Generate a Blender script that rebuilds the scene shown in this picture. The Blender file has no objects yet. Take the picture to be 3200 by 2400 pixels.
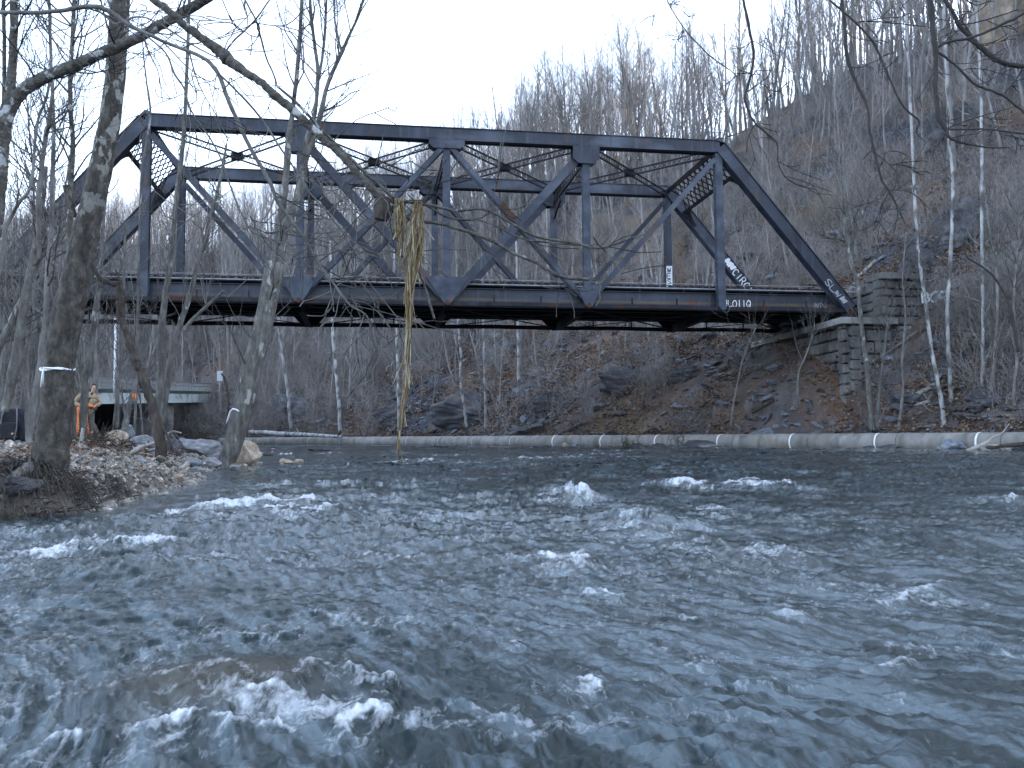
import bpy, math, random
import numpy as np
from mathutils import Vector, Matrix, Quaternion
R = math.radians
scene = bpy.context.scene
COL = scene.collection
random.seed(7)

# ------------------------------------------------------------------ camera
K = 3200/2212.0
F = 2832.0
PITCH, ROLL = 0.0731, -0.0081
cp, sp = math.cos(PITCH), math.sin(PITCH)
cr, sr = math.cos(ROLL), math.sin(ROLL)
FWD = Vector((0, cp, sp)); R0 = Vector((1, 0, 0)); U0 = Vector((0, -sp, cp))
RT = R0*cr + U0*sr; UP = U0*cr - R0*sr
cam = bpy.data.cameras.new('camera'); co = bpy.data.objects.new('camera', cam); COL.objects.link(co)
cam.sensor_width = 36; cam.lens = 36*F/3200; cam.clip_end = 3000; cam.clip_start = 0.05
M = Matrix((RT, UP, -FWD)).transposed().to_4x4(); co.matrix_world = M
scene.camera = co

def ray(u, v):
    d = FWD + RT*((u*K-1600)/F) + UP*((1200-v*K)/F)
    return d/d.y
def at(u, v, Y):
    return ray(u, v)*Y
def zw(Y):
    return -0.86 + 0.0171*np.clip(Y, -30, 135)
def on_water(u, v):
    d = ray(u, v); Y = 0.86/(0.0171-d.z)
    return d*Y
def px(w, Y):            # a width in picture pixels at depth Y, in metres
    return w*K/F*Y

# ------------------------------------------------------------------ noise
def pn(x, y, seed=0):
    x = np.asarray(x, float); y = np.asarray(y, float)
    xi = np.floor(x).astype(np.int64); yi = np.floor(y).astype(np.int64)
    xf = x-xi; yf = y-yi
    def g(ix, iy, fx, fy):
        h = (ix*374761393 + iy*668265263 + seed*982451653) & 0xffffffff
        h = ((h ^ (h >> 13))*1274126177) & 0xffffffff
        h = (h ^ (h >> 16)) & 0xffff
        a = h*(2*np.pi/65536)
        return np.cos(a)*fx + np.sin(a)*fy
    u = xf*xf*xf*(xf*(xf*6-15)+10); v = yf*yf*yf*(yf*(yf*6-15)+10)
    n00 = g(xi, yi, xf, yf); n10 = g(xi+1, yi, xf-1, yf)
    n01 = g(xi, yi+1, xf, yf-1); n11 = g(xi+1, yi+1, xf-1, yf-1)
    return ((n00*(1-u)+n10*u)*(1-v) + (n01*(1-u)+n11*u)*v)*1.5
def fbm(x, y, o, seed=0, gain=.5):
    r = 0; a = 1
    for i in range(o):
        r = r + a*pn(x*2**i, y*2**i, seed+i); a *= gain
    return r
def sstep(a, b, x):
    t = np.clip((x-a)/(b-a), 0, 1); return t*t*(3-2*t)

# ------------------------------------------------------------------ materials
def mat(name, cols, scale=3.0, rough=.8, bump=.3, detail=8, pos=None, spec=.3, stretch=None, bscale=None, extra=None, coord='Object', rnd=0.0, bdist=.05):
    m = bpy.data.materials.new(name); m.use_nodes = True
    nt = m.node_tree; N = nt.nodes; L = nt.links
    b = N['Principled BSDF']
    b.inputs['Roughness'].default_value = rough
    b.inputs['Specular IOR Level'].default_value = spec
    tc = N.new('ShaderNodeTexCoord'); mp = N.new('ShaderNodeMapping')
    L.new(tc.outputs[coord], mp.inputs['Vector'])
    if stretch: mp.inputs['Scale'].default_value = stretch
    no = N.new('ShaderNodeTexNoise'); no.inputs['Scale'].default_value = scale; no.inputs['Detail'].default_value = detail
    no.inputs['Roughness'].default_value = .62
    L.new(mp.outputs[0], no.inputs['Vector'])
    rp = N.new('ShaderNodeValToRGB'); L.new(no.outputs['Fac'], rp.inputs['Fac'])
    el = rp.color_ramp.elements
    n = len(cols)
    ps = pos or [.32+.36*i/max(1, n-1) for i in range(n)]
    while len(el) < n: el.new(.5)
    for e, c, p in zip(el, cols, ps):
        e.position = p; e.color = (*c, 1)
    out = rp.outputs['Color']
    if rnd:
        oi = N.new('ShaderNodeObjectInfo'); mr = N.new('ShaderNodeMapRange')
        mr.inputs['To Min'].default_value = 1-rnd; mr.inputs['To Max'].default_value = 1+rnd
        L.new(oi.outputs['Random'], mr.inputs['Value'])
        mx = N.new('ShaderNodeVectorMath'); mx.operation = 'SCALE'
        L.new(out, mx.inputs[0]); L.new(mr.outputs[0], mx.inputs['Scale']); out = mx.outputs[0]
    m['out'] = 0
    L.new(out, b.inputs['Base Color'])
    if bump:
        n2 = N.new('ShaderNodeTexNoise'); n2.inputs['Scale'].default_value = bscale or scale*4; n2.inputs['Detail'].default_value = 6
        L.new(mp.outputs[0], n2.inputs['Vector'])
        bp = N.new('ShaderNodeBump'); bp.inputs['Strength'].default_value = bump; bp.inputs['Distance'].default_value = bdist
        L.new(n2.outputs['Fac'], bp.inputs['Height']); L.new(bp.outputs[0], b.inputs['Normal'])
    return m
def overlay(m, col, scale, lo, hi, stretch=None, coord='Object', detail=6, seed=0.0, axis=None):
    """a second patchy colour (peeling bark, rust, lichen, leaf litter) over a material"""
    nt = m.node_tree; N = nt.nodes; L = nt.links; b = N['Principled BSDF']
    src = b.inputs['Base Color'].links[0].from_socket
    tc = N.new('ShaderNodeTexCoord'); mp = N.new('ShaderNodeMapping'); mp.inputs['Location'].default_value = (seed, seed*1.7, -seed)
    L.new(tc.outputs[coord], mp.inputs['Vector'])
    if stretch: mp.inputs['Scale'].default_value = stretch
    no = N.new('ShaderNodeTexNoise'); no.inputs['Scale'].default_value = scale; no.inputs['Detail'].default_value = detail
    L.new(mp.outputs[0], no.inputs['Vector'])
    mr = N.new('ShaderNodeMapRange'); mr.inputs['From Min'].default_value = lo; mr.inputs['From Max'].default_value = hi
    L.new(no.outputs['Fac'], mr.inputs['Value']); fac = mr.outputs[0]
    if axis:                      # limited to a band along one axis: (index, lo0, lo1, hi0, hi1)
        se = N.new('ShaderNodeSeparateXYZ'); L.new(tc.outputs[coord], se.inputs[0])
        a = N.new('ShaderNodeMapRange'); a.inputs['From Min'].default_value = axis[1]; a.inputs['From Max'].default_value = axis[2]
        L.new(se.outputs[axis[0]], a.inputs['Value'])
        c = N.new('ShaderNodeMapRange'); c.inputs['From Min'].default_value = axis[4]; c.inputs['From Max'].default_value = axis[3]
        L.new(se.outputs[axis[0]], c.inputs['Value'])
        for q in (a, c):
            mu = N.new('ShaderNodeMath'); mu.operation = 'MULTIPLY'; L.new(fac, mu.inputs[0]); L.new(q.outputs[0], mu.inputs[1]); fac = mu.outputs[0]
    mx = N.new('ShaderNodeMix'); mx.data_type = 'RGBA'
    L.new(fac, mx.inputs['Factor']); L.new(src, mx.inputs['A']); mx.inputs['B'].default_value = (*col, 1)
    L.new(mx.outputs['Result'], b.inputs['Base Color'])
    return m

MT = {}
MT['bark'] = mat('bark_grey', [(.05,.047,.043),(.11,.105,.1),(.2,.195,.185)], 6, stretch=(1,1,.3), bump=.6, rnd=.25)
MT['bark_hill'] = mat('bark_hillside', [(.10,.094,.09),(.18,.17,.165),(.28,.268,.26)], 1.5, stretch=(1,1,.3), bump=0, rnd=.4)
MT['bark_big'] = overlay(mat('bark_sycamore', [(.02,.0175,.014),(.052,.046,.038),(.105,.096,.083)], 12, stretch=(1,1,.5), bump=1.0, bscale=26), (.22,.22,.2), 6.5, .56, .59, stretch=(1,1,.6), axis=(2, 2.6, 4.2, 30, 31))
MT['bark_limb'] = overlay(mat('bark_limb', [(.03,.028,.024),(.07,.065,.055),(.13,.125,.115)], 9, bump=.8, bscale=30), (.33,.34,.34), 6, .6, .64)
MT['bark_pale'] = overlay(mat('bark_pale', [(.14,.14,.14),(.27,.27,.27),(.4,.4,.395)], 3, stretch=(1,1,.4), bump=.2, rnd=.2), (.1,.095,.09), 2.2, .5, .6, stretch=(1,1,.5))
MT['bark_dark'] = mat('bark_dark', [(.02,.017,.014),(.045,.036,.03),(.09,.075,.06)], 8, stretch=(1,1,.35), bump=.8)
MT['bark_mid'] = overlay(mat('bark_mottled', [(.045,.042,.037),(.1,.096,.087),(.175,.17,.157)], 7, stretch=(1,1,.35), bump=.7), (.3,.3,.28), 4, .62, .66, stretch=(1,1,.4))
MT['twig'] = mat('twig', [(.05,.047,.043),(.1,.095,.09)], 4, bump=0, rnd=.25)
MT['twig_dark'] = mat('twig_dark', [(.022,.02,.018),(.05,.046,.043)], 4, bump=0)
MT['wood_pale'] = mat('broken_wood', [(.3,.29,.27),(.45,.44,.41)], 12, bump=.3)
MT['drift'] = mat('driftwood', [(.2,.18,.16),(.36,.34,.31)], 5, stretch=(1,1,1), bump=.4)
steel = mat('painted_steel', [(.006,.009,.017),(.012,.017,.031),(.026,.035,.057)], .9, rough=.5, bump=.15, stretch=(1,1,.5), spec=.4, bscale=5)
overlay(steel, (.075,.088,.118), .5, .52, .74, stretch=(.6,1,1.4), seed=3)
overlay(steel, (.06,.03,.02), 1.7, .6, .72, seed=9, stretch=(1,1,.4))
MT['steel'] = steel
dk = mat('dark_steel', [(.010,.010,.013),(.018,.018,.023),(.03,.03,.036)], 1.1, rough=.75, bump=.15, spec=.2)
overlay(dk, (.05,.022,.014), 1.3, .55, .72, seed=5)
MT['steel_dark'] = dk
gs = mat('girder_steel', [(.006,.009,.017),(.013,.018,.032),(.027,.036,.057)], .8, rough=.5, bump=.15, stretch=(.35,1,1), spec=.4, bscale=5)
overlay(gs, (.10,.062,.026), .6, .3, .75, stretch=(.3,1,3), axis=(2, .26, .32, .38, .47), seed=2)
overlay(gs, (.19,.2,.22), 1.4, .5, .62, stretch=(1,1,3), axis=(2, -.05, .02, .1, .17), seed=4)
overlay(gs, (.055,.028,.022), 1.1, .64, .74, seed=11)
for m_ in (steel, gs): overlay(m_, (.042,.053,.078), 2.6, .55, .78, stretch=(1.6,1,.14), seed=17)
MT['girder'] = gs
MT['gusset'] = overlay(mat('gusset_steel', [(.019,.024,.038),(.036,.044,.065),(.068,.08,.105)], 1.4, rough=.6, bump=.15, spec=.35), (.09,.04,.025), 2.2, .64, .72, seed=6)
MT['rust'] = mat('rust', [(.035,.017,.012),(.085,.036,.022)], 5, bump=.3)
MT['white_paint'] = mat('spray_paint', [(.62,.64,.68),(.78,.8,.82)], 8, bump=0, rough=.6)
MT['old_paint'] = mat('worn_white_paint', [(.25,.27,.3),(.42,.44,.47)], 9, bump=0)
MT['red_paint'] = mat('faded_red_paint', [(.09,.022,.02),(.14,.03,.026)], 8, bump=0)
MT['pipe_rail'] = mat('galvanised_rail', [(.18,.2,.22),(.3,.32,.34)], 4, bump=0)
MT['concrete'] = overlay(mat('pipe_concrete', [(.15,.142,.13),(.21,.2,.186),(.27,.26,.243)], 1.2, bump=.12), (.19,.16,.10), .7, .6, .72)
overlay(MT['concrete'], (.11,.105,.095), 1.6, .52, .72, stretch=(1,1,.25), seed=4)
MT['joint'] = mat('joint_mortar', [(.06,.058,.055),(.1,.095,.09)], 4, bump=.2)
MT['stone'] = mat('ashlar_stone', [(.045,.045,.047),(.14,.136,.132),(.26,.25,.235)], .55, bump=.8, rnd=.45, bscale=7)
MT['rock_dark'] = overlay(mat('rock_dark', [(.03,.031,.037),(.068,.069,.077),(.125,.125,.135)], 1.1, bump=1.0, bscale=3, bdist=.15), (.11,.075,.05), 2.2, .58, .66)
MT['rock_slate'] = overlay(mat('rock_slate', [(.035,.037,.043),(.08,.082,.092),(.14,.14,.15)], 1.3, bump=1.0, bscale=4, bdist=.12), (.1,.07,.05), 2.2, .6, .68)
MT['rock_grey'] = mat('rock_grey', [(.1,.1,.105),(.19,.19,.2),(.3,.3,.31)], 2, bump=.6, bscale=7)
MT['rock_tan'] = mat('rock_tan', [(.16,.12,.085),(.3,.24,.18),(.42,.37,.31)], 2.5, bump=.6, bscale=8)
MT['rock_blue'] = mat('rock_blue', [(.07,.08,.095),(.14,.155,.18),(.22,.24,.27)], 2.5, bump=.5, bscale=8)
MT['gravel'] = mat('gravel_stone', [(.065,.057,.05),(.18,.16,.138),(.38,.352,.31)], 1.2, bump=.3, rnd=.55)

def emit_mix_world():
    w = bpy.data.worlds.new('World'); scene.world = w; w.use_nodes = True
    nt = w.node_tree; bg = nt.nodes['Background']
    sk = nt.nodes.new('ShaderNodeTexSky'); sk.sky_type = 'NISHITA'; sk.sun_disc = False
    sk.sun_elevation = R(SUN_EL); sk.sun_rotation = R(SUN_ROT); sk.dust_density = 2.0; sk.air_density = 1.0; sk.ozone_density = 1.0
    # thin high cloud: lifts the sky towards white in broad soft patches
    tc = nt.nodes.new('ShaderNodeTexCoord'); no = nt.nodes.new('ShaderNodeTexNoise'); no.inputs['Scale'].default_value = 2.2; no.inputs['Detail'].default_value = 5
    nt.links.new(tc.outputs['Generated'], no.inputs['Vector'])
    mr = nt.nodes.new('ShaderNodeMapRange'); mr.inputs['From Min'].default_value = .35; mr.inputs['From Max'].default_value = .6
    mr.inputs['To Min'].default_value = .45; mr.inputs['To Max'].default_value = .85
    nt.links.new(no.outputs['Fac'], mr.inputs['Value'])
    bw = nt.nodes.new('ShaderNodeRGBToBW'); nt.links.new(sk.outputs[0], bw.inputs[0])
    wh = nt.nodes.new('ShaderNodeVectorMath'); wh.operation = 'SCALE'; wh.inputs[0].default_value = CLOUD; nt.links.new(bw.outputs[0], wh.inputs['Scale'])
    mx = nt.nodes.new('ShaderNodeMix'); mx.data_type = 'RGBA'
    nt.links.new(mr.outputs[0], mx.inputs['Factor']); nt.links.new(sk.outputs[0], mx.inputs['A']); nt.links.new(wh.outputs[0], mx.inputs['B'])
    nt.links.new(mx.outputs['Result'], bg.inputs['Color']); bg.inputs['Strength'].default_value = SKY_STR
SUN_EL, SUN_ROT, SKY_STR = 11.0, 72.0, 0.15
CLOUD = (.92, 1.1, 1.46)
emit_mix_world()
sd = bpy.data.lights.new('sun', 'SUN'); sd.energy = 2.0; sd.angle = R(.5); sd.color = (1, .72, .45)
so = bpy.data.objects.new('sun', sd); COL.objects.link(so)
sv = Vector((math.sin(R(SUN_ROT))*math.cos(R(SUN_EL)), math.cos(R(SUN_ROT))*math.cos(R(SUN_EL)), math.sin(R(SUN_EL))))
so.rotation_euler = sv.to_track_quat('Z', 'Y').to_euler()
vs = scene.view_settings; vs.view_transform = 'Standard'; vs.look = 'None'; vs.gamma = 1; vs.exposure = 3.05
scene.cycles.max_bounces = 6; scene.cycles.diffuse_bounces = 3; scene.cycles.glossy_bounces = 3
scene.cycles.use_adaptive_sampling = True

# ------------------------------------------------------------------ mesh builder
class MB:
    def __init__(s): s.v = []; s.f = []; s.m = []; s.cm = 0
    def add(s, vs, fs):
        o = len(s.v); s.v.extend(vs); s.f.extend([tuple(i+o for i in f) for f in fs]); s.m.extend([s.cm]*len(fs))
    def tube(s, pts, rad, n=6, cap=True):
        pts = [Vector(p) for p in pts]; o = len(s.v); k = len(pts)
        a = None
        for i, p in enumerate(pts):
            t = (pts[min(i+1, k-1)]-pts[max(i-1, 0)])
            if t.length < 1e-9: t = Vector((0, 0, 1))
            t.normalize()
            if a is None:
                a = t.orthogonal().normalized()
            else:
                a = a - t*a.dot(t)
                a = a.normalized() if a.length > 1e-6 else t.orthogonal().normalized()
            b = t.cross(a); r = rad[i] if hasattr(rad, '__len__') else rad
            for j in range(n):
                q = 2*math.pi*j/n
                s.v.append(p + a*(r*math.cos(q)) + b*(r*math.sin(q)))
        for i in range(k-1):
            for j in range(n):
                j2 = (j+1) % n
                s.f.append((o+i*n+j, o+i*n+j2, o+(i+1)*n+j2, o+(i+1)*n+j)); s.m.append(s.cm)
        if cap and n > 3:
            s.f.append(tuple(o+j for j in reversed(range(n)))); s.f.append(tuple(o+(k-1)*n+j for j in range(n))); s.m += [s.cm]*2
    def box(s, lo, hi):
        x0, y0, z0 = lo; x1, y1, z1 = hi
        s.add([Vector(p) for p in ((x0,y0,z0),(x1,y0,z0),(x1,y1,z0),(x0,y1,z0),(x0,y0,z1),(x1,y0,z1),(x1,y1,z1),(x0,y1,z1))],
              [(3,2,1,0),(4,5,6,7),(0,1,5,4),(1,2,6,5),(2,3,7,6),(3,0,4,7)])
    def bar(s, a, b, w, h, side=(0, 1, 0)):
        """box from a to b, width w along side, depth h along the third axis"""
        a = Vector(a); b = Vector(b); t = (b-a).normalized(); sd_ = Vector(side); sd_ = (sd_-t*sd_.dot(t)).normalized(); n = t.cross(sd_)
        vs = []
        for p in (a, b):
            for i, j in ((-1,-1),(1,-1),(1,1),(-1,1)):
                vs.append(p + sd_*(w/2*i) + n*(h/2*j))
        s.add(vs, [(3,2,1,0),(4,5,6,7),(0,1,5,4),(1,2,6,5),(2,3,7,6),(3,0,4,7)])
    def prism(s, poly, y0, y1, ax=1):
        """polygon in the plane normal to axis ax, extruded from y0 to y1"""
        n = len(poly); vs = []
        for y in (y0, y1):
            for p in poly:
                q = [p[0], p[1]]; q.insert(ax, y); vs.append(Vector(q))
        fs = [tuple(range(n)), tuple(range(2*n-1, n-1, -1))] + [(i, i+n, (i+1) % n+n, (i+1) % n) for i in range(n)]
        s.add(vs, fs)
    def lattice(s, a, b, wv, n, ch=.07, fl=.04, side=None, double=True):
        """laced strut: two flanges wv apart, diagonal lacing between"""
        a = Vector(a); b = Vector(b); wv = Vector(wv); t = (b-a).normalized(); nn = Vector(side) if side else t.cross(wv).normalized()
        for q in (0, 1): s.bar(a+wv*q, b+wv*q, ch, ch, nn)
        for i in range(n):
            p = a.lerp(b, i/n); r = a.lerp(b, (i+1)/n)
            if double or i % 2 == 0: s.bar(p, r+wv, fl, fl*.4, wv.cross(nn) if False else t)
            if double or i % 2 == 1: s.bar(p+wv, r, fl, fl*.35, t)
    def build(s, name, mats, parent=None, smooth=False, **props):
        me = bpy.data.meshes.new(name); me.from_pydata([tuple(v) for v in s.v], [], s.f)
        ms = mats if isinstance(mats, (list, tuple)) else [mats]
        for m in ms: me.materials.append(m)
        if len(ms) > 1: me.polygons.foreach_set('material_index', s.m)
        if smooth: me.polygons.foreach_set('use_smooth', [True]*len(me.polygons))
        me.update()
        o = bpy.data.objects.new(name, me); COL.objects.link(o)
        if parent: o.parent = parent
        for k_, v_ in props.items(): o[k_] = v_
        return o
def tag(o, label=None, cat=None, group=None, kind=None):
    if label: o['label'] = label
    if cat: o['category'] = cat
    if group: o['group'] = group
    if kind: o['kind'] = kind
    return o
def empty(name, loc=(0, 0, 0), rz=0):
    o = bpy.data.objects.new(name, None); COL.objects.link(o); o.location = loc; o.rotation_euler = (0, 0, rz); o.empty_display_size = .2
    return o
def np_mesh(name, V, Fq, mats, smooth=True, parent=None, attrs=None):
    me = bpy.data.meshes.new(name)
    V = np.asarray(V, np.float32); Fq = np.asarray(Fq, np.int32)
    me.vertices.add(len(V)); me.vertices.foreach_set('co', V.ravel())
    k = Fq.shape[1]
    me.loops.add(Fq.size); me.loops.foreach_set('vertex_index', Fq.ravel())
    me.polygons.add(len(Fq)); me.polygons.foreach_set('loop_start', np.arange(0, Fq.size, k, dtype=np.int32))
    me.polygons.foreach_set('use_smooth', np.full(len(Fq), smooth))
    me.update(calc_edges=True)
    for m in (mats if isinstance(mats, list) else [mats]): me.materials.append(m)
    for n, a in (attrs or {}).items():
        at_ = me.attributes.new(n, 'FLOAT', 'POINT'); at_.data.foreach_set('value', np.asarray(a, np.float32))
    o = bpy.data.objects.new(name, me); COL.objects.link(o)
    if parent: o.parent = parent
    return o
def grid_faces(nr, nc, keep=None):
    i = np.arange(nr*nc).reshape(nr, nc)
    f = np.stack([i[:-1, :-1], i[:-1, 1:], i[1:, 1:], i[1:, :-1]], -1).reshape(-1, 4)
    if keep is not None:
        k = keep.reshape(nr, nc); kk = (k[:-1, :-1] | k[:-1, 1:] | k[1:, 1:] | k[1:, :-1]).reshape(-1)
        f = f[kk]
        used = np.unique(f); mp = np.full(nr*nc, -1); mp[used] = np.arange(len(used))
        return mp[f], used
    return f
def smooth_path(P, per=4):
    """Catmull-Rom through rows of floats"""
    P = [np.array(p, float) for p in P]; out = []
    for i in range(len(P)-1):
        p0 = P[max(i-1, 0)]; p1 = P[i]; p2 = P[i+1]; p3 = P[min(i+2, len(P)-1)]
        for k in range(per):
            t = k/per
            out.append(.5*((2*p1)+(-p0+p2)*t+(2*p0-5*p1+4*p2-p3)*t*t+(-p0+3*p1-3*p2+p3)*t**3))
    out.append(P[-1]); return out

# ------------------------------------------------------------------ river lines
TH = .1582; X0, Y0, Z0 = -3.3995, 47.336, 7.7127; H = 9.4069; W = 8.7256; P = 7.6
BD = Vector((math.cos(TH), math.sin(TH), 0)); BQ = Vector((-math.sin(TH), math.cos(TH), 0))
RB = [(330,-354.6),(150,-123.8),(60,-8),(22.6,40),(-2.9,72.8),(-9.2,80.6),(-16.5,87.5),(-24.2,93.8),(-36,103),(-52,113),(-80,124),(-130,135),(-200,142),(-320,150)]
LBK = [(-30,-60),(-18,-10),(-13,6),(-8.5,8.6),(-5.7,9.5),(-4.95,10.3),(-5.6,14),(-6.2,17.6),(-7.6,21.5),(-8.2,25.5),(-8.5,29.5),(-10.5,36),(-17,50),(-28,68),(-42,79),(-70,84),(-150,92),(-320,100)]
def sdist(poly, x, y):
    """distance to a polyline, positive on its right-hand side going along it"""
    x = np.asarray(x, float); y = np.asarray(y, float); best = np.full(x.shape, 1e9); sg = np.ones(x.shape)
    for (ax, ay), (bx, by) in zip(poly[:-1], poly[1:]):
        dx, dy = bx-ax, by-ay; L2 = dx*dx+dy*dy
        t = np.clip(((x-ax)*dx+(y-ay)*dy)/L2, 0, 1)
        d = np.hypot(x-ax-t*dx, y-ay-t*dy)
        c = (y-ay)*dx-(x-ax)*dy
        m = d < best-1e-9
        best = np.where(m, d, best); sg = np.where(m, np.where(c > 0, -1, 1), sg)
    return best*sg
def resample(poly, step):
    P = np.array([p for p in smooth_path([np.array(q) for q in poly], 12)])
    s = np.r_[0, np.cumsum(np.hypot(*np.diff(P, axis=0).T))]
    n = int(s[-1]/step)
    q = np.linspace(0, s[-1], n)
    return np.c_[np.interp(q, s, P[:, 0]), np.interp(q, s, P[:, 1])], q
RS, RQ = resample(RB, .5)
_t = np.gradient(RS, axis=0)
for _ in range(3):
    _k = np.ones(25)/25
    _t = np.c_[np.convolve(np.pad(_t[:, 0], 12, 'edge'), _k, 'valid'), np.convolve(np.pad(_t[:, 1], 12, 'edge'), _k, 'valid')]
_t /= np.linalg.norm(_t, axis=1)[:, None]
RN = np.c_[_t[:, 1], -_t[:, 0]]          # right-hand normal: away from the river
S0 = RQ[np.argmin(np.hypot(RS[:, 0]-22.6, RS[:, 1]-40))]      # arc length at the abutment end of the pipe
PD = np.array([-3, 0, .8, 2.2, 4.2, 8, 20, 55, 75, 200, 420.]); PZ = np.array([-1.2, .1, .55, .9, 3.3, 6.7, 15.5, 42, 46.5, 52, 52.])
def hill(q, d):
    """point(s) of the far hillside: q = arc length from the abutment (upstream positive), d = metres back from the water"""
    q = np.asarray(q, float)+S0; d = np.asarray(d, float)
    bx = np.interp(q, RQ, RS[:, 0]); by = np.interp(q, RQ, RS[:, 1]); nx = np.interp(q, RQ, RN[:, 0]); ny = np.interp(q, RQ, RN[:, 1])
    x = bx+nx*d; y = by+ny*d
    z = zw(by)+np.interp(d, PD, PZ)
    z = zw(by)+np.interp(d, PD, PZ)*(1-(1-np.interp(q-S0, [-40, 20, 60, 100, 150, 240, 400], [1.12, 1.1, 1.0, .95, .9, .86, .82]))*sstep(8, 40, d))
    lx = (x-X0)*BD.x+(y-Y0)*BD.y; ly = (x-X0)*BQ.x+(y-Y0)*BQ.y
    z = z+1.6*np.exp(-((lx-24)/7.5)**2-((ly-2)/9)**2)*sstep(.6, 3.4, d)*(1-sstep(9, 16, d))
    k = sstep(2, 14, d)
    z = z + k*(2.2*fbm(x/22, y/22, 3, 3)) + sstep(3, 8, d)*(.55*fbm(x/4.5, y/4.5, 3, 9)) + sstep(.8, 3, d)*.16*fbm(x/1.1, y/1.1, 3, 17)
    # ledges of bedrock that break the slope
    r = np.clip(fbm(x/13+5, y/13, 2, 31)-.12, 0, 1)*sstep(4, 12, d)*(1-sstep(60, 75, d))
    z = z + r*2.2*(np.floor(z*.45+.3*fbm(x/6, y/6, 2, 5))/.45-z)*.55
    return x, y, z

# ------------------------------------------------------------------ bridge frame
def b2w(lx, ly, lz): return Vector((X0, Y0, Z0)) + BD*lx + BQ*ly + Vector((0, 0, lz))

def left_bank(x, y):
    x = np.asarray(x, float); y = np.asarray(y, float)
    d = -sdist(LBK, x, y)
    z = zw(y) - .5 + .5*sstep(-1.2, 0, d) + np.where(d > 0, .22*sstep(0, .35, d) + .62*(1-np.exp(-np.clip(d, 0, 99)/3.2)) + .012*np.clip(d, 0, 60), 0)
    z = z + np.where(d > 0, .1*fbm(x/1.3, y/1.3, 4, 41)*sstep(0, 1.2, d), 0) + .03*fbm(x/.35, y/.35, 3, 44)*sstep(-.3, .3, d)
    z = z + np.where(d > 0, np.exp(-(((x+6.6)/2.2)**2+((y-10.2)/.9)**2))*.3*sstep(0, .12, d), 0)
    lx = (x-X0)*BD.x+(y-Y0)*BD.y; ly = (x-X0)*BQ.x+(y-Y0)*BQ.y
    e = 8.2 - np.maximum(0, np.maximum(-1.6-ly, ly-10.3))/1.25 - np.maximum(0, lx+22.6)/.3 + .5*fbm(x/3, y/3, 3, 50)
    far = 3.5*sstep(25, 90, d)+20*sstep(80, 170, d)
    return np.maximum(z+far, e)

# ------------------------------------------------------------------ terrain sheets
def ground_mat():
    m = mat('hillside_ground', [(.045,.041,.043),(.085,.077,.077),(.135,.12,.117)], .55, rough=.95, bump=.9, coord='Object', bscale=3.5, bdist=.25, spec=.1, detail=12)
    overlay(m, (.135,.084,.056), .13, .5, .7, detail=10, seed=3)                   # rusty leaf litter
    overlay(m, (.17,.13,.085), .07, .6, .72, detail=10, seed=8)                  # bare tan soil
    overlay(m, (.05,.055,.066), .09, .54, .62, detail=12, seed=14)              # grey bedrock
    overlay(m, (.16,.16,.165), .8, .6, .74, detail=10, seed=21)                  # loose stone
    overlay(m, (.05,.05,.03), .35, .62, .74, detail=8, seed=27)                 # moss
    overlay(m, (.19,.12,.08), 2.6, .6, .7, detail=6, seed=33)                    # single drifts of leaves
    return m
MT['ground'] = ground_mat()
qs = np.r_[np.arange(-480, -60, 6), np.arange(-60, 130, .45), np.arange(130, 420, 4)]
ds = np.r_[np.arange(-3, 14, .32), np.arange(14, 78, .7), np.arange(78, 420, 12)]
gq, gd = np.meshgrid(qs, ds, indexing='ij')
hx, hy, hz = hill(gq.ravel(), gd.ravel())
o = np_mesh('hillside', np.c_[hx, hy, hz], grid_faces(len(qs), len(ds))[:, ::-1], MT['ground']); tag(o, kind='structure')
MT['bank'] = overlay(overlay(mat('bank_soil', [(.06,.05,.042),(.12,.104,.088),(.22,.2,.175)], 1.3, rough=.95, bump=.8, bscale=9, bdist=.05, detail=12), (.3,.28,.25), 5, .58, .68, seed=2), (.05,.032,.022), .35, .56, .68, seed=6)
xs = np.r_[np.arange(-320, -60, 8), np.arange(-60, -24, .8), np.arange(-24, -2.5, .13)]; ys = np.r_[np.arange(-60, 5, 2.5), np.arange(5, 34, .13), np.arange(34, 102, .8)]
gy, gx = np.meshgrid(ys, xs, indexing='ij')
gz = left_bank(gx.ravel(), gy.ravel())
dl = -sdist(LBK, gx.ravel(), gy.ravel())
fq, used = grid_faces(len(ys), len(xs), dl > -1.3)
o = np_mesh('river_bank', np.c_[gx.ravel(), gy.ravel(), gz][used], fq, MT['bank']); tag(o, kind='structure')
b = MB(); b.box((-2500, -2500, -7), (2500, 2500, -4)); tag(b.build('ground', MT['ground']), kind='structure')

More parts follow.
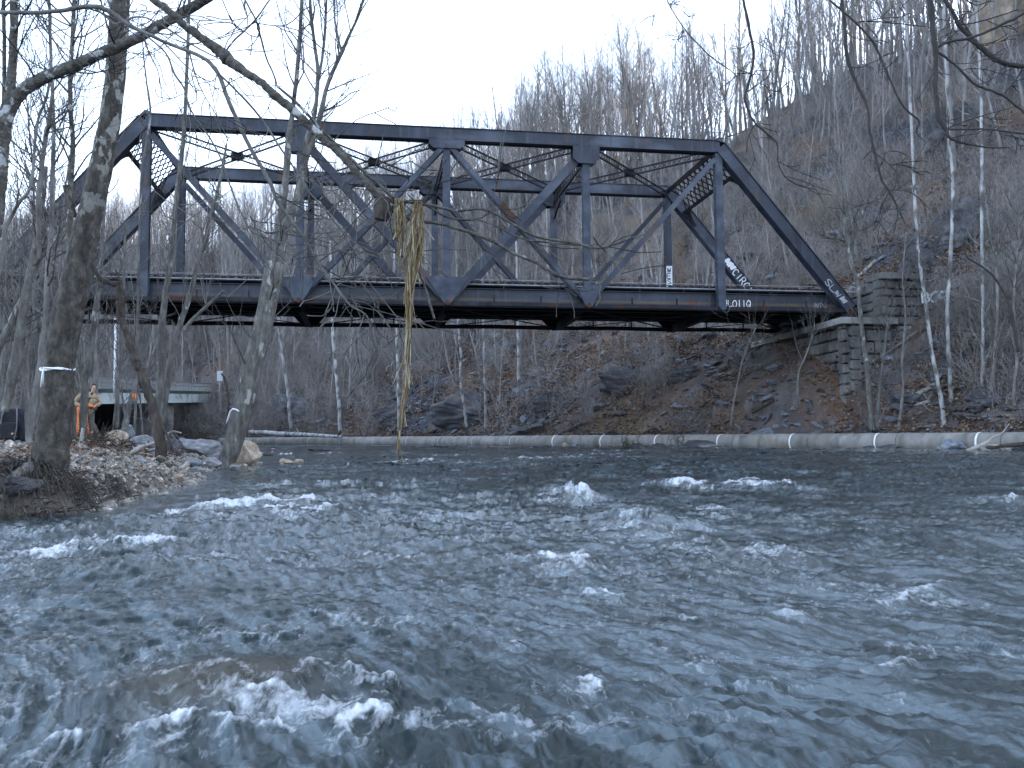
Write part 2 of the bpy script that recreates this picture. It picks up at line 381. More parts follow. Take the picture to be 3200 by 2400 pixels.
# ------------------------------------------------------------------ water
def build_water():
    Y = 1.1; rows = []
    while Y < 128:
        rows.append(Y); Y += min(max(Y*Y/900*.8, .006), .2 if Y < 75 else .5)
    Yr = np.array(rows); sc = np.linspace(-1.1, 1.1, 1250)
    sc = np.sign(sc)*np.abs(sc)**1.12
    X = (Yr[:, None]*sc[None, :]).ravel(); Yv = np.repeat(Yr, len(sc))
    near = (Yv < 6)
    dR = sdist(RB, X, Yv); dL = -sdist(LBK, X, Yv)
    keep = (dR < .6) & (dL < .8)
    fq, used = grid_faces(len(Yr), len(sc), keep)
    X = X[used]; Yv = Yv[used]; dR = dR[used]; dL = dL[used]
    # flow frame: a = along the current, c = across it
    fx, fy = .5, -.866
    wx = X+.5*fbm(X/3, Yv/3, 2, 61); wy = Yv+.5*fbm(X/3+9, Yv/3, 2, 62)
    a = wx*fx+wy*fy; c = wx*fy-wy*fx
    edge = sstep(0, 2.2, -dL)*sstep(0, 1.5, -dR)
    act = .55+.45*sstep(-.2, .4, fbm(X/7, Yv/7, 2, 70))
    rid = lambda v: 1-np.abs(v)*2
    big_ = .5+.5*sstep(3, 9, Yv)
    z = .055*fbm(a/1.25, c/1.9, 2, 71)+big_*(.034*rid(pn(a/.62, c/.95, 73))+.036*pn(a/.34, c/.52, 75)+.027*rid(pn(a/.19, c/.3, 77)))
    nr = 1+.35*(1-sstep(6, 16, Yv))
    z += nr*(.015*rid(pn(a/.12, c/.16, 79))+.0085*rid(pn(a/.075, c/.075, 81))+.0042*rid(pn(a/.05, c/.036, 82))+.002*pn(a/.03, c/.02, 84))
    z *= act*(.25+.75*edge)
    foam = np.zeros_like(X)
    turb = fbm(X/.5, Yv/.5, 4, 90)
    fine = fbm(X/.12, Yv/.16, 3, 95)
    rr = lambda v: 1-np.abs(v)*2.3
    ux, uy = X+.05*pn(X/.15, Yv/.15, 301), Yv+.05*pn(X/.15, Yv/.15, 302)
    lacy = .42*rr(pn(ux/.26, uy/.34, 303))+.34*rr(pn(ux/.1, uy/.14, 304))+.3*rr(pn(ux/.045, uy/.06, 305))-.35+.5*pn(X/.6, Yv/.5, 306)
    # standing waves and breaking crests: picture position, width (px), thickness (m), height (m), foam
    FE = [(1262,1082,62,.55,.34,1.0),(1395,1140,85,.6,.26,.62),(1595,1212,120,.6,.2,.6),(1250,1226,40,.3,.1,.6),
          (890,1000,75,1.0,.16,1.2),(1010,1004,50,.8,.1,.7),(1150,992,90,1.1,.16,1.2),(1260,985,60,1.0,.1,.9),(730,1012,50,.8,.12,.8),
          (1480,1050,75,.7,.16,1.1),(1640,1054,110,.6,.1,.9),(1760,1062,70,.5,.08,.5),(2190,1088,45,.5,.16,1.1),(1700,1335,50,.15,.05,.4),
          (1640,1510,90,.14,.06,.35),
          (1100,1215,70,.2,.06,.5),(1540,1105,40,.3,.08,.7),(1180,1060,60,.6,.16,.6),(1820,1110,80,.4,.05,.35),(980,985,60,1.2,.1,.7),(1330,975,80,1.4,.1,.9),(1050,968,60,2.0,.1,.7),(760,972,50,2.,.1,.6),(1500,985,90,1.0,.08,.45),(1900,1010,120,.8,.06,.3),(840,1045,60,.6,.06,.35),(450,1120,60,.3,.05,.6),(1990,1180,70,.35,.07,.3)]
    for u, v, w, th, hh, fo in FE:
        p = on_water(u, v); wr = px(w, p.y)
        lx_ = X-p.x + .35*wr*pn(Yv/.6, X/2.5, int(u) % 97); ly_ = Yv-p.y + .45*th*pn(X/(.35*wr+.1), Yv/.8, int(u+v) % 89)*2
        g = np.exp(-(lx_/wr)**2)
        front = np.where(ly_ < 0, np.exp(-(ly_/(th*.75))**2), np.exp(-(ly_/(th*1.7))**2))     # steep on the downstream (camera) side
        z += .32*hh*g*front*(1+.9*turb)
        ff = g*np.maximum(np.exp(-((ly_+.25*th*turb)/(th*.36))**2), .62*np.where(ly_ > 0, 0, np.exp(-(ly_/(th*1.5))**2)))
        foam = np.maximum(foam, np.minimum(1, (ff*fo)**.8*1.15)*(.3+1.2*lacy+.2*turb))
    CR = [([(440,1514),(520,1530),(572,1548),(625,1530),(662,1492),(700,1474),(760,1480),(850,1504)],.06,.1,1.0),([(300,1602),(360,1586),(430,1578),(500,1590)],.055,.05,1.0),([(690,1603),(755,1588),(812,1568),(846,1590),(850,1618)],.07,.08,1.1),([(60,1640),(180,1618),(320,1612)],.06,.05,.9),([(540,1600),(600,1590),(650,1604)],.03,.03,.6),
     ([(1255,1298),(1300,1291),(1358,1303)],.06,.06,.95),([(1900,1318),(1960,1292),(2055,1266)],.06,.1,.7),([(1240,1502),(1272,1492),(1312,1522)],.05,.06,.85),([(1780,1480),(1880,1460),(1975,1444)],.035,.07,.7),([(1790,1498),(1850,1486),(1925,1510),(1970,1556)],.03,.05,.6),([(1390,1330),(1500,1345),(1560,1338)],.03,.05,.5),
     ([(-40,1225),(70,1204),(165,1190),(235,1194),(300,1178),(346,1190)],.15,.1,1.6),([(395,1108),(465,1098),(540,1090),(600,1096),(700,1084)],.3,.14,1.7),([(520,1118),(610,1112),(715,1104)],.28,.06,1.4),([(440,1128),(480,1122)],.12,.04,.8),([(1150,1212),(1240,1228),(1285,1216)],.1,.08,.75),([(150,1250),(110,1262)],.1,.03,.5),
     ([(1410,1045),(1480,1052),(1560,1056),(1680,1050),(1800,1058)],.3,.1,1.35),([(600,1350),(700,1345),(760,1352)],.03,.05,.45),([(900,1330),(980,1345)],.03,.04,.4),([(1650,1240),(1760,1260),(1850,1250)],.06,.07,.5),([(2080,1400),(2160,1420),(2230,1410)],.05,.08,.45),([(760,1200),(850,1212),(930,1208)],.08,.06,.45),([(1000,1400),(1080,1392),(1160,1405)],.04,.05,.4)]
    for pts, th, hh, fo in CR:
        W_ = np.array([on_water(*p)[:2] for p in smooth_path(pts, 4)]); m_ = (X > W_[:, 0].min()-th*6) & (X < W_[:, 0].max()+th*6) & (Yv > W_[:, 1].min()-th*7) & (Yv < W_[:, 1].max()+th*5)
        ix = np.nonzero(m_)[0]; x_ = X[ix]+th*1.3*fbm(X[ix]/(th*5), Yv[ix]/(th*5), 3, 141); y_ = Yv[ix]+th*1.3*fbm(X[ix]/(th*5), Yv[ix]/(th*5), 3, 142)
        sd_ = sdist([tuple(w_) for w_ in W_], x_, y_); ds_ = np.abs(sd_); low = sd_ > 0      # low = the downstream, camera side
        tt = np.clip((x_-W_[:, 0].min())/(np.ptp(W_[:, 0])+1e-6), 0, 1); fade = np.minimum(1, np.minimum(tt, 1-tt)*7+.15)
        z[ix] += .27*hh*fade*(1+.8*turb[ix])*np.exp(-(ds_/(th*np.where(low, 1.3, 2.4)))**2)
        f1 = np.exp(-(ds_/(th*.55))**2)*(.55+1.1*lacy[ix]+.2*turb[ix]); f2 = np.where(low, np.exp(-(ds_/(th*3.6))**2), np.exp(-(ds_/(th*1.2))**2))*(.12+1.05*lacy[ix])
        foam[ix] = np.maximum(foam[ix], fo*fade*np.maximum(f1*1.1, f2*.9))
    # smooth dark tongue over a submerged boulder in the foreground
    p = on_water(450, 1520); wr = px(200, p.y)
    g = np.exp(-((X-p.x)/wr)**2-((Yv-p.y-.1)/.26)**2); z = z*(1-.75*np.clip(g*1.3, 0, 1)) + .11*g
    dome = np.clip(g*1.4, 0, 1)
    foam *= 1-np.clip(2.2*np.exp(-((X-p.x)/(wr*.8))**2-((Yv-p.y-.12)/.14)**2), 0, 1)
    for u, v, w, th, am in ((1250,1090,170,1.0,.9),(1400,1150,170,.9,.8),(1580,1200,190,.8,.8),(1230,1230,120,.5,.5),(1500,1052,230,1.0,.75),(1000,1000,220,2.2,.9),(1300,990,200,2.5,.9),(620,1100,170,.7,.7),(180,1195,190,.35,.8),(650,1545,260,.18,.75),(420,1600,260,.12,.6),(1750,1120,200,.8,.4),(2150,1090,90,.7,.7),(1700,1330,250,.35,.3),(1250,1300,160,.25,.35),(2000,1300,200,.4,.35),(1900,1480,200,.2,.35),(1250,1520,140,.15,.4),(900,1220,250,.5,.3),(1500,975,260,2.5,.5)):
        p = on_water(u, v); e = np.exp(-((X-p.x)/px(w, p.y))**2-((Yv-p.y)/th)**2); foam = np.maximum(foam, am*e*(.14+1.05*lacy+.25*turb))
    # crest foam where the chop stands highest, and a little lace along both shores
    crest = sstep(.115, .22, z/(act+.2)+.05*fine)
    foam = np.maximum(foam, .5*crest*sstep(-.1, .5, turb)*np.clip(.3+lacy, 0, 1))
    foam = np.maximum(foam, sstep(.1, .5, fbm(X/1.6, Yv/1.1, 3, 160))*(.05+.55*lacy))
    foam = np.maximum(foam, .8*sstep(.2, .75, fbm(a/2.2, c/.7, 4, 101)-.1)*sstep(.05, .5, turb+fine*.4)*sstep(14, 40, Yv)*.8)
    lace = np.exp(-(np.minimum(-dL, -dR)/.25)**2)
    foam = np.maximum(foam, .5*lace*sstep(-.1, .4, turb))
    foam = np.clip(foam, 0, 1)
    z += foam*(.02*np.abs(fbm(X/.12, Yv/.12, 4, 110, .65))+.012*fine)
    aer = np.clip(.42+.9*fbm(a/.6, c/.085, 5, 120, .65)+.45*fbm(a/2.5, c/1.6, 3, 125), 0, 1)*(1-dome)
    return np_mesh('river_water', np.c_[X, Yv, zw(Yv)+z], fq, water_mat(), attrs={'foam': foam, 'aer': aer, 'dome': dome})
def water_mat():
    m = bpy.data.materials.new('rapids'); m.use_nodes = True; nt = m.node_tree; N = nt.nodes; L = nt.links; b = N['Principled BSDF']
    def attr(n): q = N.new('ShaderNodeAttribute'); q.attribute_name = n; return q.outputs['Fac']
    tc = N.new('ShaderNodeTexCoord'); mp = N.new('ShaderNodeMapping'); mp.inputs['Rotation'].default_value = (0, 0, R(30)); mp.inputs['Scale'].default_value = (1.6, .55, 1)
    L.new(tc.outputs['Object'], mp.inputs['Vector'])
    no = N.new('ShaderNodeTexNoise'); no.inputs['Scale'].default_value = 15; no.inputs['Detail'].default_value = 10; no.inputs['Roughness'].default_value = .72; L.new(mp.outputs[0], no.inputs['Vector'])
    n3 = N.new('ShaderNodeTexNoise'); n3.inputs['Scale'].default_value = 22; n3.inputs['Detail'].default_value = 10; n3.inputs['Roughness'].default_value = .75; L.new(mp.outputs[0], n3.inputs['Vector'])
    def mth(op, a, b_):
        q = N.new('ShaderNodeMath'); q.operation = op
        for i, x in enumerate((a, b_)):
            if isinstance(x, (int, float)): q.inputs[i].default_value = x
            else: L.new(x, q.inputs[i])
        return q.outputs[0]
    def mr(x, lo, hi, t0=0, t1=1):
        q = N.new('ShaderNodeMapRange'); q.inputs['From Min'].default_value = lo; q.inputs['From Max'].default_value = hi; q.inputs['To Min'].default_value = t0; q.inputs['To Max'].default_value = t1; L.new(x, q.inputs['Value']); return q.outputs[0]
    def mix(f, a, b_):
        q = N.new('ShaderNodeMix'); q.data_type = 'RGBA'; L.new(f, q.inputs['Factor'])
        for s_, x in (('A', a), ('B', b_)):
            if isinstance(x, tuple): q.inputs[s_].default_value = (*x, 1)
            else: L.new(x, q.inputs[s_])
        return q.outputs['Result']
    ae = mr(mth('ADD', mth('MULTIPLY', attr('aer'), .8), mth('MULTIPLY', no.outputs['Fac'], 1.2)), .72, 1.42)
    c = mix(ae, WATER_DARK, WATER_AER)
    c = mix(attr('dome'), c, (.02, .018, .009))
    fo = mr(mth('ADD', attr('foam'), mth('MULTIPLY', mth('SUBTRACT', n3.outputs['Fac'], .5), 1.9)), .2, 1.2, 0, .85)
    c = mix(fo, c, (.72, .76, .8))
    L.new(c, b.inputs['Base Color'])
    L.new(mr(fo, 0, 1, .045, .45), b.inputs['Roughness']); b.inputs['IOR'].default_value = 1.333
    n2 = N.new('ShaderNodeTexNoise'); n2.inputs['Scale'].default_value = 18; n2.inputs['Detail'].default_value = 9; n2.inputs['Roughness'].default_value = .7; L.new(mp.outputs[0], n2.inputs['Vector'])
    bp = N.new('ShaderNodeBump'); bp.inputs['Strength'].default_value = .35; bp.inputs['Distance'].default_value = .03
    L.new(n2.outputs['Fac'], bp.inputs['Height']); L.new(bp.outputs[0], b.inputs['Normal'])
    return m
WATER_DARK = (.007, .016, .017); WATER_AER = (.08, .108, .122)
tag(build_water(), kind='structure')

# ------------------------------------------------------------------ truss bridge
LET = {'C': [[(1,.85),(.6,1),(.15,.8),(0,.5),(.15,.2),(.6,0),(1,.15)]], 'I': [[(.5,0),(.5,1)]], 'R': [[(0,0),(0,1),(.7,.95),(.8,.7),(.6,.5),(0,.5)],[(.4,.5),(1,0)]],
 'A': [[(0,0),(.5,1),(1,0)],[(.2,.4),(.8,.4)]], 'U': [[(0,1),(0,.3),(.3,0),(.7,0),(1,.3),(1,1)]], '9': [[(.9,.6),(.5,.5),(.1,.75),(.4,1),(.8,.95),(.9,.6),(.85,.2),(.5,0),(.1,.1)]],
 'L': [[(.1,1),(.1,.15),(.3,0),(1,.1)]], 'O': [[(.5,1),(.1,.75),(0,.4),(.3,0),(.75,.05),(1,.5),(.85,.9),(.5,1)]], 'Q': [[(.5,1),(.1,.75),(0,.4),(.3,.05),(.75,.1),(1,.5),(.85,.9),(.5,1)],[(.6,.35),(1.05,-.1)]],
 'T': [[(.5,0),(.5,1)],[(0,1),(1,1)]], 'W': [[(0,1),(.25,0),(.5,.8),(.75,0),(1,1)]], 'E': [[(1,1),(0,1),(0,0),(1,0)],[(0,.5),(.8,.5)]], 'S': [[(1,.85),(.5,1),(.05,.75),(.5,.5),(.95,.25),(.5,0),(0,.15)]],
 'H': [[(0,0),(0,1)],[(1,0),(1,1)],[(0,.5),(1,.5)]], 'N': [[(0,0),(0,1),(1,0),(1,1)]], '~': [[(0,.1),(.2,.9),(.4,.2),(.55,.8),(.75,.1),(1,.9)]], 'B': [[(0,0),(0,1),(.7,.9),(.6,.55),(0,.5)],[(.6,.55),(1,.3),(.7,0),(0,0)]]}
def graffiti(text, org, du, dv, nrm, h, parent, m, w=.72, th=.05, gap=.3, jit=.06, seed=1, name='graffiti', label=None):
    """brush strokes sprayed on a face: org = lower left, du/dv = writing axes, nrm = outward normal"""
    rg = random.Random(seed); g = MB(); du = Vector(du).normalized(); dv = Vector(dv).normalized(); nr = Vector(nrm).normalized(); x = 0; org = Vector(org)
    for ch in text:
        if ch != ' ':
            for st in LET[ch]:
                pts = smooth_path([(p[0]+rg.uniform(-jit, jit), p[1]+rg.uniform(-jit, jit)) for p in st], 3) if len(st) > 2 else st
                P3 = [org+du*(x+p[0]*h*w)+dv*(p[1]*h)+nr*(.004+rg.random()*.002) for p in pts]
                for a_, b_ in zip(P3[:-1], P3[1:]):
                    t = b_-a_
                    if t.length < 1e-5: continue
                    t.normalize(); sd_ = nr.cross(t)*th*.5; e = t*th*.25; k = nr*.002
                    g.add([a_-sd_-e, b_-sd_+e, b_+sd_+e, a_+sd_-e], [(0, 1, 2, 3)])
                    nr_shift = nr*.00015; org = org+nr_shift
        x += h*(w+gap)
    o_ = g.build(name, m, parent)
    if label: o_['label'] = label
    return o_
BR = empty('truss_bridge', (X0, Y0, Z0), TH)
tag(BR, 'long dark blue-grey steel through truss railway bridge crossing the river', 'bridge')
nx = lambda n: (n-3)*P
CD, CW = .62, .56                     # chord depth and width
zt = H-CD/2
for s in (0, 1):
    y = s*W
    st = MT['steel'] if s == 0 else MT['steel']
    b = MB()
    for a_, c_ in ((1, 2), (2, 3), (3, 4), (4, 5)):
        k = .0 if a_ % 2 else .006
        b.bar((nx(a_)-(.05 if a_ == 1 else 0), y, zt), (nx(c_)+(.05 if c_ == 5 else 0), y, zt), CW+k, CD+k)
    b.box((nx(1)-.12, y-CW/2-.07, H+.003), (nx(5)+.12, y+CW/2+.07, H+.035))      # cover plate
    b.box((nx(1)+.3, y-CW/2-.05, H-CD-.03), (nx(5)-.3, y-CW/2+.12, H-CD-.003)); b.box((nx(1)+.3, y+CW/2-.12, H-CD-.03), (nx(5)-.3, y+CW/2+.05, H-CD-.003))
    for i in range(1, 25): b.box((nx(1)+i*1.21-.02, y-CW/2-.012, H-CD+.02), (nx(1)+i*1.21+.02, y-CW/2-.004, H-.02))
    for i in range(5):
        for q in (-.5, .5): b.box((nx(1)+i*P+q*1.6-.35, y-CW/2-.02, H-CD+.06), (nx(1)+i*P+q*1.6+.35, y-CW/2-.013, H-.06)) if 0 < i < 4 else None
    b.build('top_chord', st, BR)
    for e_, (i, j) in enumerate(((1, 0), (5, 6))):
        b = MB(); sg = -1 if j == 0 else 1
        A = Vector((nx(i)+sg*.1, y, zt)); B = Vector((nx(j), y, .12)); t = (B-A).normalized(); n_ = Vector((-t.z*sg, 0, t.x*sg))
        b.bar(A, B, CW, CD); b.bar(A+n_*(CD/2+.02), B+n_*(CD/2+.02), CW+.15, .035)
        b.bar(A-n_*(CD/2+.012)+Vector((0, -CW/2+.08, 0)), B-n_*(CD/2+.012)+Vector((0, -CW/2+.08, 0)), .2, .024)
        b.bar(A-n_*(CD/2+.012)+Vector((0, CW/2-.08, 0)), B-n_*(CD/2+.012)+Vector((0, CW/2-.08, 0)), .2, .024)
        # hip cap
        b.prism([(nx(i)-sg*.28, H+.036), (nx(i)-sg*.05, H+.17), (nx(i)+sg*.06, H+.17), (nx(i)+sg*.36, H-.14)], y-CW/2-.09, y+CW/2+.09)
        ep = b.build('end_post', st, BR)
        if j == 6:
            fy = y-CW/2
            if s == 1:
                graffiti('CIRCA', (A.lerp(B, .575)+n_*(-.22)-Vector((0, CW/2, 0))), t, n_, (0, -1, 0), .46, ep, MT['white_paint'], w=.6, th=.06, gap=.22, seed=4)
                graffiti('~~', (A.lerp(B, .5)+n_*(-.15)-Vector((0, CW/2, 0))), t, n_, (0, -1, 0), .4, ep, MT['white_paint'], w=.9, th=.16, gap=.1, seed=5)
                graffiti('WH', (A.lerp(B, .9)+n_*(-.28)-Vector((0, CW/2, 0))), t, n_, (0, -1, 0), .5, ep, MT['white_paint'], w=.8, th=.09, gap=.2, seed=6)
            else:
                graffiti('SL~', (A.lerp(B, .82)+n_*(-.28)-Vector((0, CW/2, 0))), t, n_, (0, -1, 0), .36, ep, MT['old_paint'], w=.9, th=.05, gap=.2, seed=8)
                graffiti('~', (A.lerp(B, .93)+n_*(-.2)-Vector((0, CW/2, 0))), t, n_, (0, -1, 0), .3, ep, MT['old_paint'], w=1.2, th=.1, gap=.2, seed=9)
    # verticals: two channels with lacing
    for n in range(1, 6):
        b = MB(); w_ = .42 if n in (1, 5) else .38; x = nx(n)
        for q in (-1, 1): b.box((x-w_/2, y+q*.17-.03, .1), (x+w_/2, y+q*.17+.03, H-CD-.035))
        for k in range(18):
            z0 = .9+k*.43
            b.bar((x-w_/2+.03, y, z0), (x-w_/2+.03, y, z0+.05), .3, .05)
        b.box((x-w_/2+.002, y-.04, .1), (x-w_/2+.03, y+.04, H-CD-.035)); b.box((x+.1, y-.04, .1), (x+.13, y+.04, H-CD-.035))
        vp = b.build('vertical_post', MT['gusset'] if s == 0 and n > 1 else MT['steel'], BR)
        if s == 1 and n == 5:
            b = MB(); b.box((x-w_/2+.01, y-.2-.006, 2.5), (x+w_/2-.01, y-.2-.002, 4.15)); b.build('paint_patch', MT['white_paint'], vp)
            for k, ch in enumerate('WEST'):
                graffiti(ch, (x-.13, y-.207, 3.72-k*.38), (1, 0, 0), (0, 0, 1), (0, -1, 0), .3, vp, MT['steel_dark'], w=.75, th=.05, seed=30+k)
    # diagonals
    for (i, j, w_, dbl) in ((1, 2, .30, True), (2, 3, .42, False), (3, 2, .26, True), (3, 4, .26, True), (4, 3, .46, False), (5, 4, .26, True)):
        b = MB(); A = Vector((nx(i), y, H-CD-.15)); B = Vector((nx(j), y, .15)); t = (B-A).normalized(); A = A+t*.35
        if dbl:
            yo = .24 if (i, j) in ((3, 2), (3, 4)) else .21
            for q in (-1, 1): b.bar(A+Vector((0, q*yo, 0)), B+Vector((0, q*yo, 0)), .045, w_)
            for k in range(9): b.bar(A.lerp(B, .1+k*.1)+Vector((0, -yo+.03, 0)), A.lerp(B, .1+k*.1)+Vector((0, yo-.03, 0)), .05, .012, (1, 0, 0))
        else:
            for q in (-1, 1): b.bar(A+Vector((0, q*.13, 0)), B+Vector((0, q*.13, 0)), .06, w_)
            b.bar(A, B, .19, .03)
            for k in range(14): b.bar(A.lerp(B, .06+k*.065)+Vector((0, -.11, .0)), A.lerp(B, .06+k*.065)+Vector((0, .11, 0)), .06, .02, (1, 0, 0))
        dg = b.build('diagonal_brace', MT['steel'], BR)
        if s == 0 and (i, j) == (3, 4):
            b = MB(); q = A.lerp(B, .36); r = A.lerp(B, .46); b.bar(q+Vector((0, -.27, 0)), r+Vector((0, -.27, 0)), .03, .34); b.build('splice_plate', MT['rust'], dg)
    # gusset plates
    for n in (2, 3, 4):
        x = nx(n); yy = y-.315
        b = MB()
        for y_ in (y-.33, y+.29):
            if n == 3:
                b.prism([(x-.95, H-CD-.01), (x+.95, H-CD-.01), (x+.95, H-CD-.28), (x+.72, H-CD-.48), (x-.72, H-CD-.48), (x-.95, H-CD-.28)], y_, y_+.035)
            else:
                b.prism([(x-.75, H-CD-.01), (x+.72, H-CD-.01), (x+.72, H-CD-.72), (x+.42, H-CD-.98), (x-.45, H-CD-.98), (x-.75, H-CD-.72)], y_, y_+.035)
        b.build('gusset_plate', MT['steel'], BR)
        b = MB()
        for y_ in (y-.33, y+.29):
            if n == 3: b.prism([(x-1.12, 1.42), (x+1.12, 1.42), (x+1.05, 1.3), (x+.16, -.02), (x-.16, -.02), (x-1.05, 1.3)], y_, y_+.035)
            elif n == 4: b.prism([(x-.62, .95), (x-.2, 1.0), (x+.3, 1.2), (x+.75, 1.1), (x+.2, -.03), (x-.16, -.03)], y_, y_+.035)
            else: b.prism([(x-.75, 1.0), (x-.3, 1.25), (x+.62, 1.25), (x+.72, .9), (x+.2, -.03), (x-.2, -.03)], y_, y_+.035)
            if s == 0:
                for k in range(10):
                    for q in range(3):
                        for sg in (-1, 1):
                            f = k/10; xx = x+sg*(.3+f*.55-q*.1); z_ = .22+f*1.0
                            if n == 3: b.box((xx-.016, y_-.008, z_-.03), (xx+.016, y_-.002, z_+.03))
        b.build('gusset_plate', MT['gusset'] if s == 0 else MT['steel'], BR)
        b = MB(); b.tube([(x, y-.4, .02), (x, y+.4, .02)], .13, 10); b.build('pin', MT['rust'], BR)
    for n in (5,):
        b = MB(); x = nx(n); b.tube([(x, y-.42, .02), (x, y+.42, .02)], .15, 10)
        for k in range(16):
            a0 = k*math.pi/8; b.bar((x+.12+.22*math.cos(a0), y-.36, -.02+.22*math.sin(a0)), (x+.12+.22*math.cos(a0+.45), y-.36, -.02+.22*math.sin(a0+.45)), .03, .04)
        b.build('pin', MT['gusset'], BR)
    # bottom chord bars
    b = MB()
    for n in range(6):
        for q in (-.18, .18):
            pts = [(nx(n)+.05+(P-.1)*k/8, y+q, -.0+.05*abs(k-4)/4*(-1) + .05) for k in range(9)]
            for a_, c_ in zip(pts[:-1], pts[1:]): b.bar(a_, c_, .04, .2)
    b.build('bottom_chord', MT['steel_dark'], BR)
    for n in range(6):
        for k in (1, 2):
            b = MB(); b.bar((nx(n)+P*k/3, y+.05, .02), (nx(n)+P*k/3, y+.05, .55), .1, .07); b.build('hanger', MT['steel_dark'], BR)
    b = MB(); x = nx(6); b.box((x-.5, y-.4, -.55), (x+.5, y+.4, -.32)); b.prism([(x-.35, -.318), (x+.35, -.318), (x+.12, .1), (x-.12, .1)], y-.3, y+.3); b.build('bearing', MT['steel_dark'], BR)
    b = MB(); x = nx(0); b.box((x-.5, y-.4, -.55), (x+.5, y+.4, -.32)); b.prism([(x-.35, -.318), (x+.35, -.318), (x+.12, .1), (x-.12, .1)], y-.3, y+.3); b.build('bearing', MT['steel_dark'], BR)
# deck girders: the near one just inside the truss, the far one higher
b = MB(); y = .42
b.box((nx(0)-.2, y-.012, .02), (nx(6)+.1, y+.012, .9)); b.box((nx(0)-.2, y-.16, .9), (nx(6)+.1, y+.16, .93)); b.box((nx(0)-.2, y-.2, -.04), (nx(6)+.1, y+.16, -.002))
b.box((nx(0)-.2, y-.03, .003), (nx(6)+.1, y-.013, .14)); b.box((nx(0)-.2, y-.03, .78), (nx(6)+.1, y-.013, .897))
for i in range(31): b.box((nx(0)+i*1.52-.03, y-.1, .142), (nx(0)+i*1.52+.0, y-.014, .778)) if i % 5 == 0 else None
dg = b.build('deck_girder', MT['girder'], BR)
graffiti('9LOIIQ', (nx(5)+.3, y-.018,   .2), (1, 0, 0), (0, 0, 1), (0, -1, 0), .37, dg, MT['white_paint'], w=.62, th=.05, gap=.12, seed=12)
graffiti('TU', (nx(5)-1.75, y-.018, .2), (1, 0, 0), (0, 0, 1), (0, -1, 0), .34, dg, MT['red_paint'], w=.6, th=.05, gap=.15, seed=13)
graffiti('~N', (nx(6)-1.9, y-.018, .2), (1, 0, 0), (0, 0, 1), (0, -1, 0), .32, dg, MT['pipe_rail'], w=1.0, th=.035, gap=.25, seed=14)
b = MB(); y = W-.42
b.box((nx(0)-.2, y-.012, .5), (nx(6)+.1, y+.012, 1.35)); b.box((nx(0)-.2, y-.16, 1.35), (nx(6)+.1, y+.16, 1.38)); b.box((nx(0)-.2, y-.16, .46), (nx(6)+.1, y+.16, .498))
b.build('deck_girder', MT['steel_dark'], BR)
for y in (2.3, 3.4, 5.3, 6.4):
    b = MB(); b.box((nx(0)-.2, y-.012, .3), (nx(6)+.1, y+.012, 1.1)); b.box((nx(0)-.2, y-.15, .262), (nx(6)+.1, y+.15, .298)); b.box((nx(0)-.2, y-.15, 1.1), (nx(6)+.1, y+.15, 1.13)); b.build('stringer', MT['steel_dark'], BR)
for n in range(7):
    b = MB(); x = nx(n)
    pl = [(.62, .05), (2, -.22), (W-2, -.22), (W-1.2, -.16), (W-.5, -.1), (W-.5, .26), (.62, .26)]
    b.prism([(q[0], q[1]) for q in pl], x-.02, x+.02, ax=0)
    b.box((x-.2, .62, -.02), (x+.2, W-.62, .02)) if False else None
    for q in range(6): b.bar((x, pl[1][0]+(W-4)*q/5, -.24), (x, pl[1][0]+(W-4)*(q+1)/5, -.24), .34, .03, (1, 0, 0))
    b.prism([(x-1.0, .5), (x+1.0, .5), (x+.85, .36), (x+.42, -.1), (x+.25, -.2), (x-.25, -.2), (x-.42, -.1), (x-.85, .36)], W-.5, W-.46)
    b.build('floor_beam', MT['steel_dark'], BR)
for n in range(6):                    # bottom laterals
    b = MB()
    for (a_, c_) in (((nx(n), .5), (nx(n+1), W-.5)), ((nx(n), W-.5), (nx(n+1), .5))):
        z_ = -.06 if a_[1] < 1 else -.13
        b.bar((a_[0], a_[1], z_), (c_[0], c_[1], z_), .16, .03, (0, 1, 0))
    b.build('lateral_brace', MT['steel_dark'], BR)
b = MB(); b.box((nx(0)-.2, .7, 1.14), (nx(6)+.1, W-.7, 1.3))
for i in range(110): b.box((nx(0)+i*.415, .75, 1.303), (nx(0)+i*.415+.24, W-.75, 1.37))
b.build('deck', MT['steel_dark'], BR)
b = MB()
for q, z_ in enumerate((1.95, 2.35, 2.75)): b.tube([(nx(0), W-.75, z_), (nx(6)+1, W-.75, z_)], .028, 5)
rl = b.build('hand_rail', MT['rust'], BR)
for i in range(20):
    b = MB(); x = nx(0)+i*2.45; b.box((x-.03, W-.71, 1.372), (x+.03, W-.65, 2.82)); b.build('rail_post', MT['rust'], rl)
b = MB(); b.tube([(nx(0), .35, 1.16), (nx(6)+.8, .35, 1.16)], .035, 6); b.tube([(nx(0), .35, 1.42), (nx(6)+.8, .35, 1.42)], .018, 5)
r2 = b.build('hand_rail', MT['pipe_rail'], BR)
for i in range(19):
    b = MB(); x = nx(0)+i*2.53+.6; b.box((x-.02, .39, .932), (x+.02, .43, 1.45)); b.build('rail_post', MT['rust'], r2)
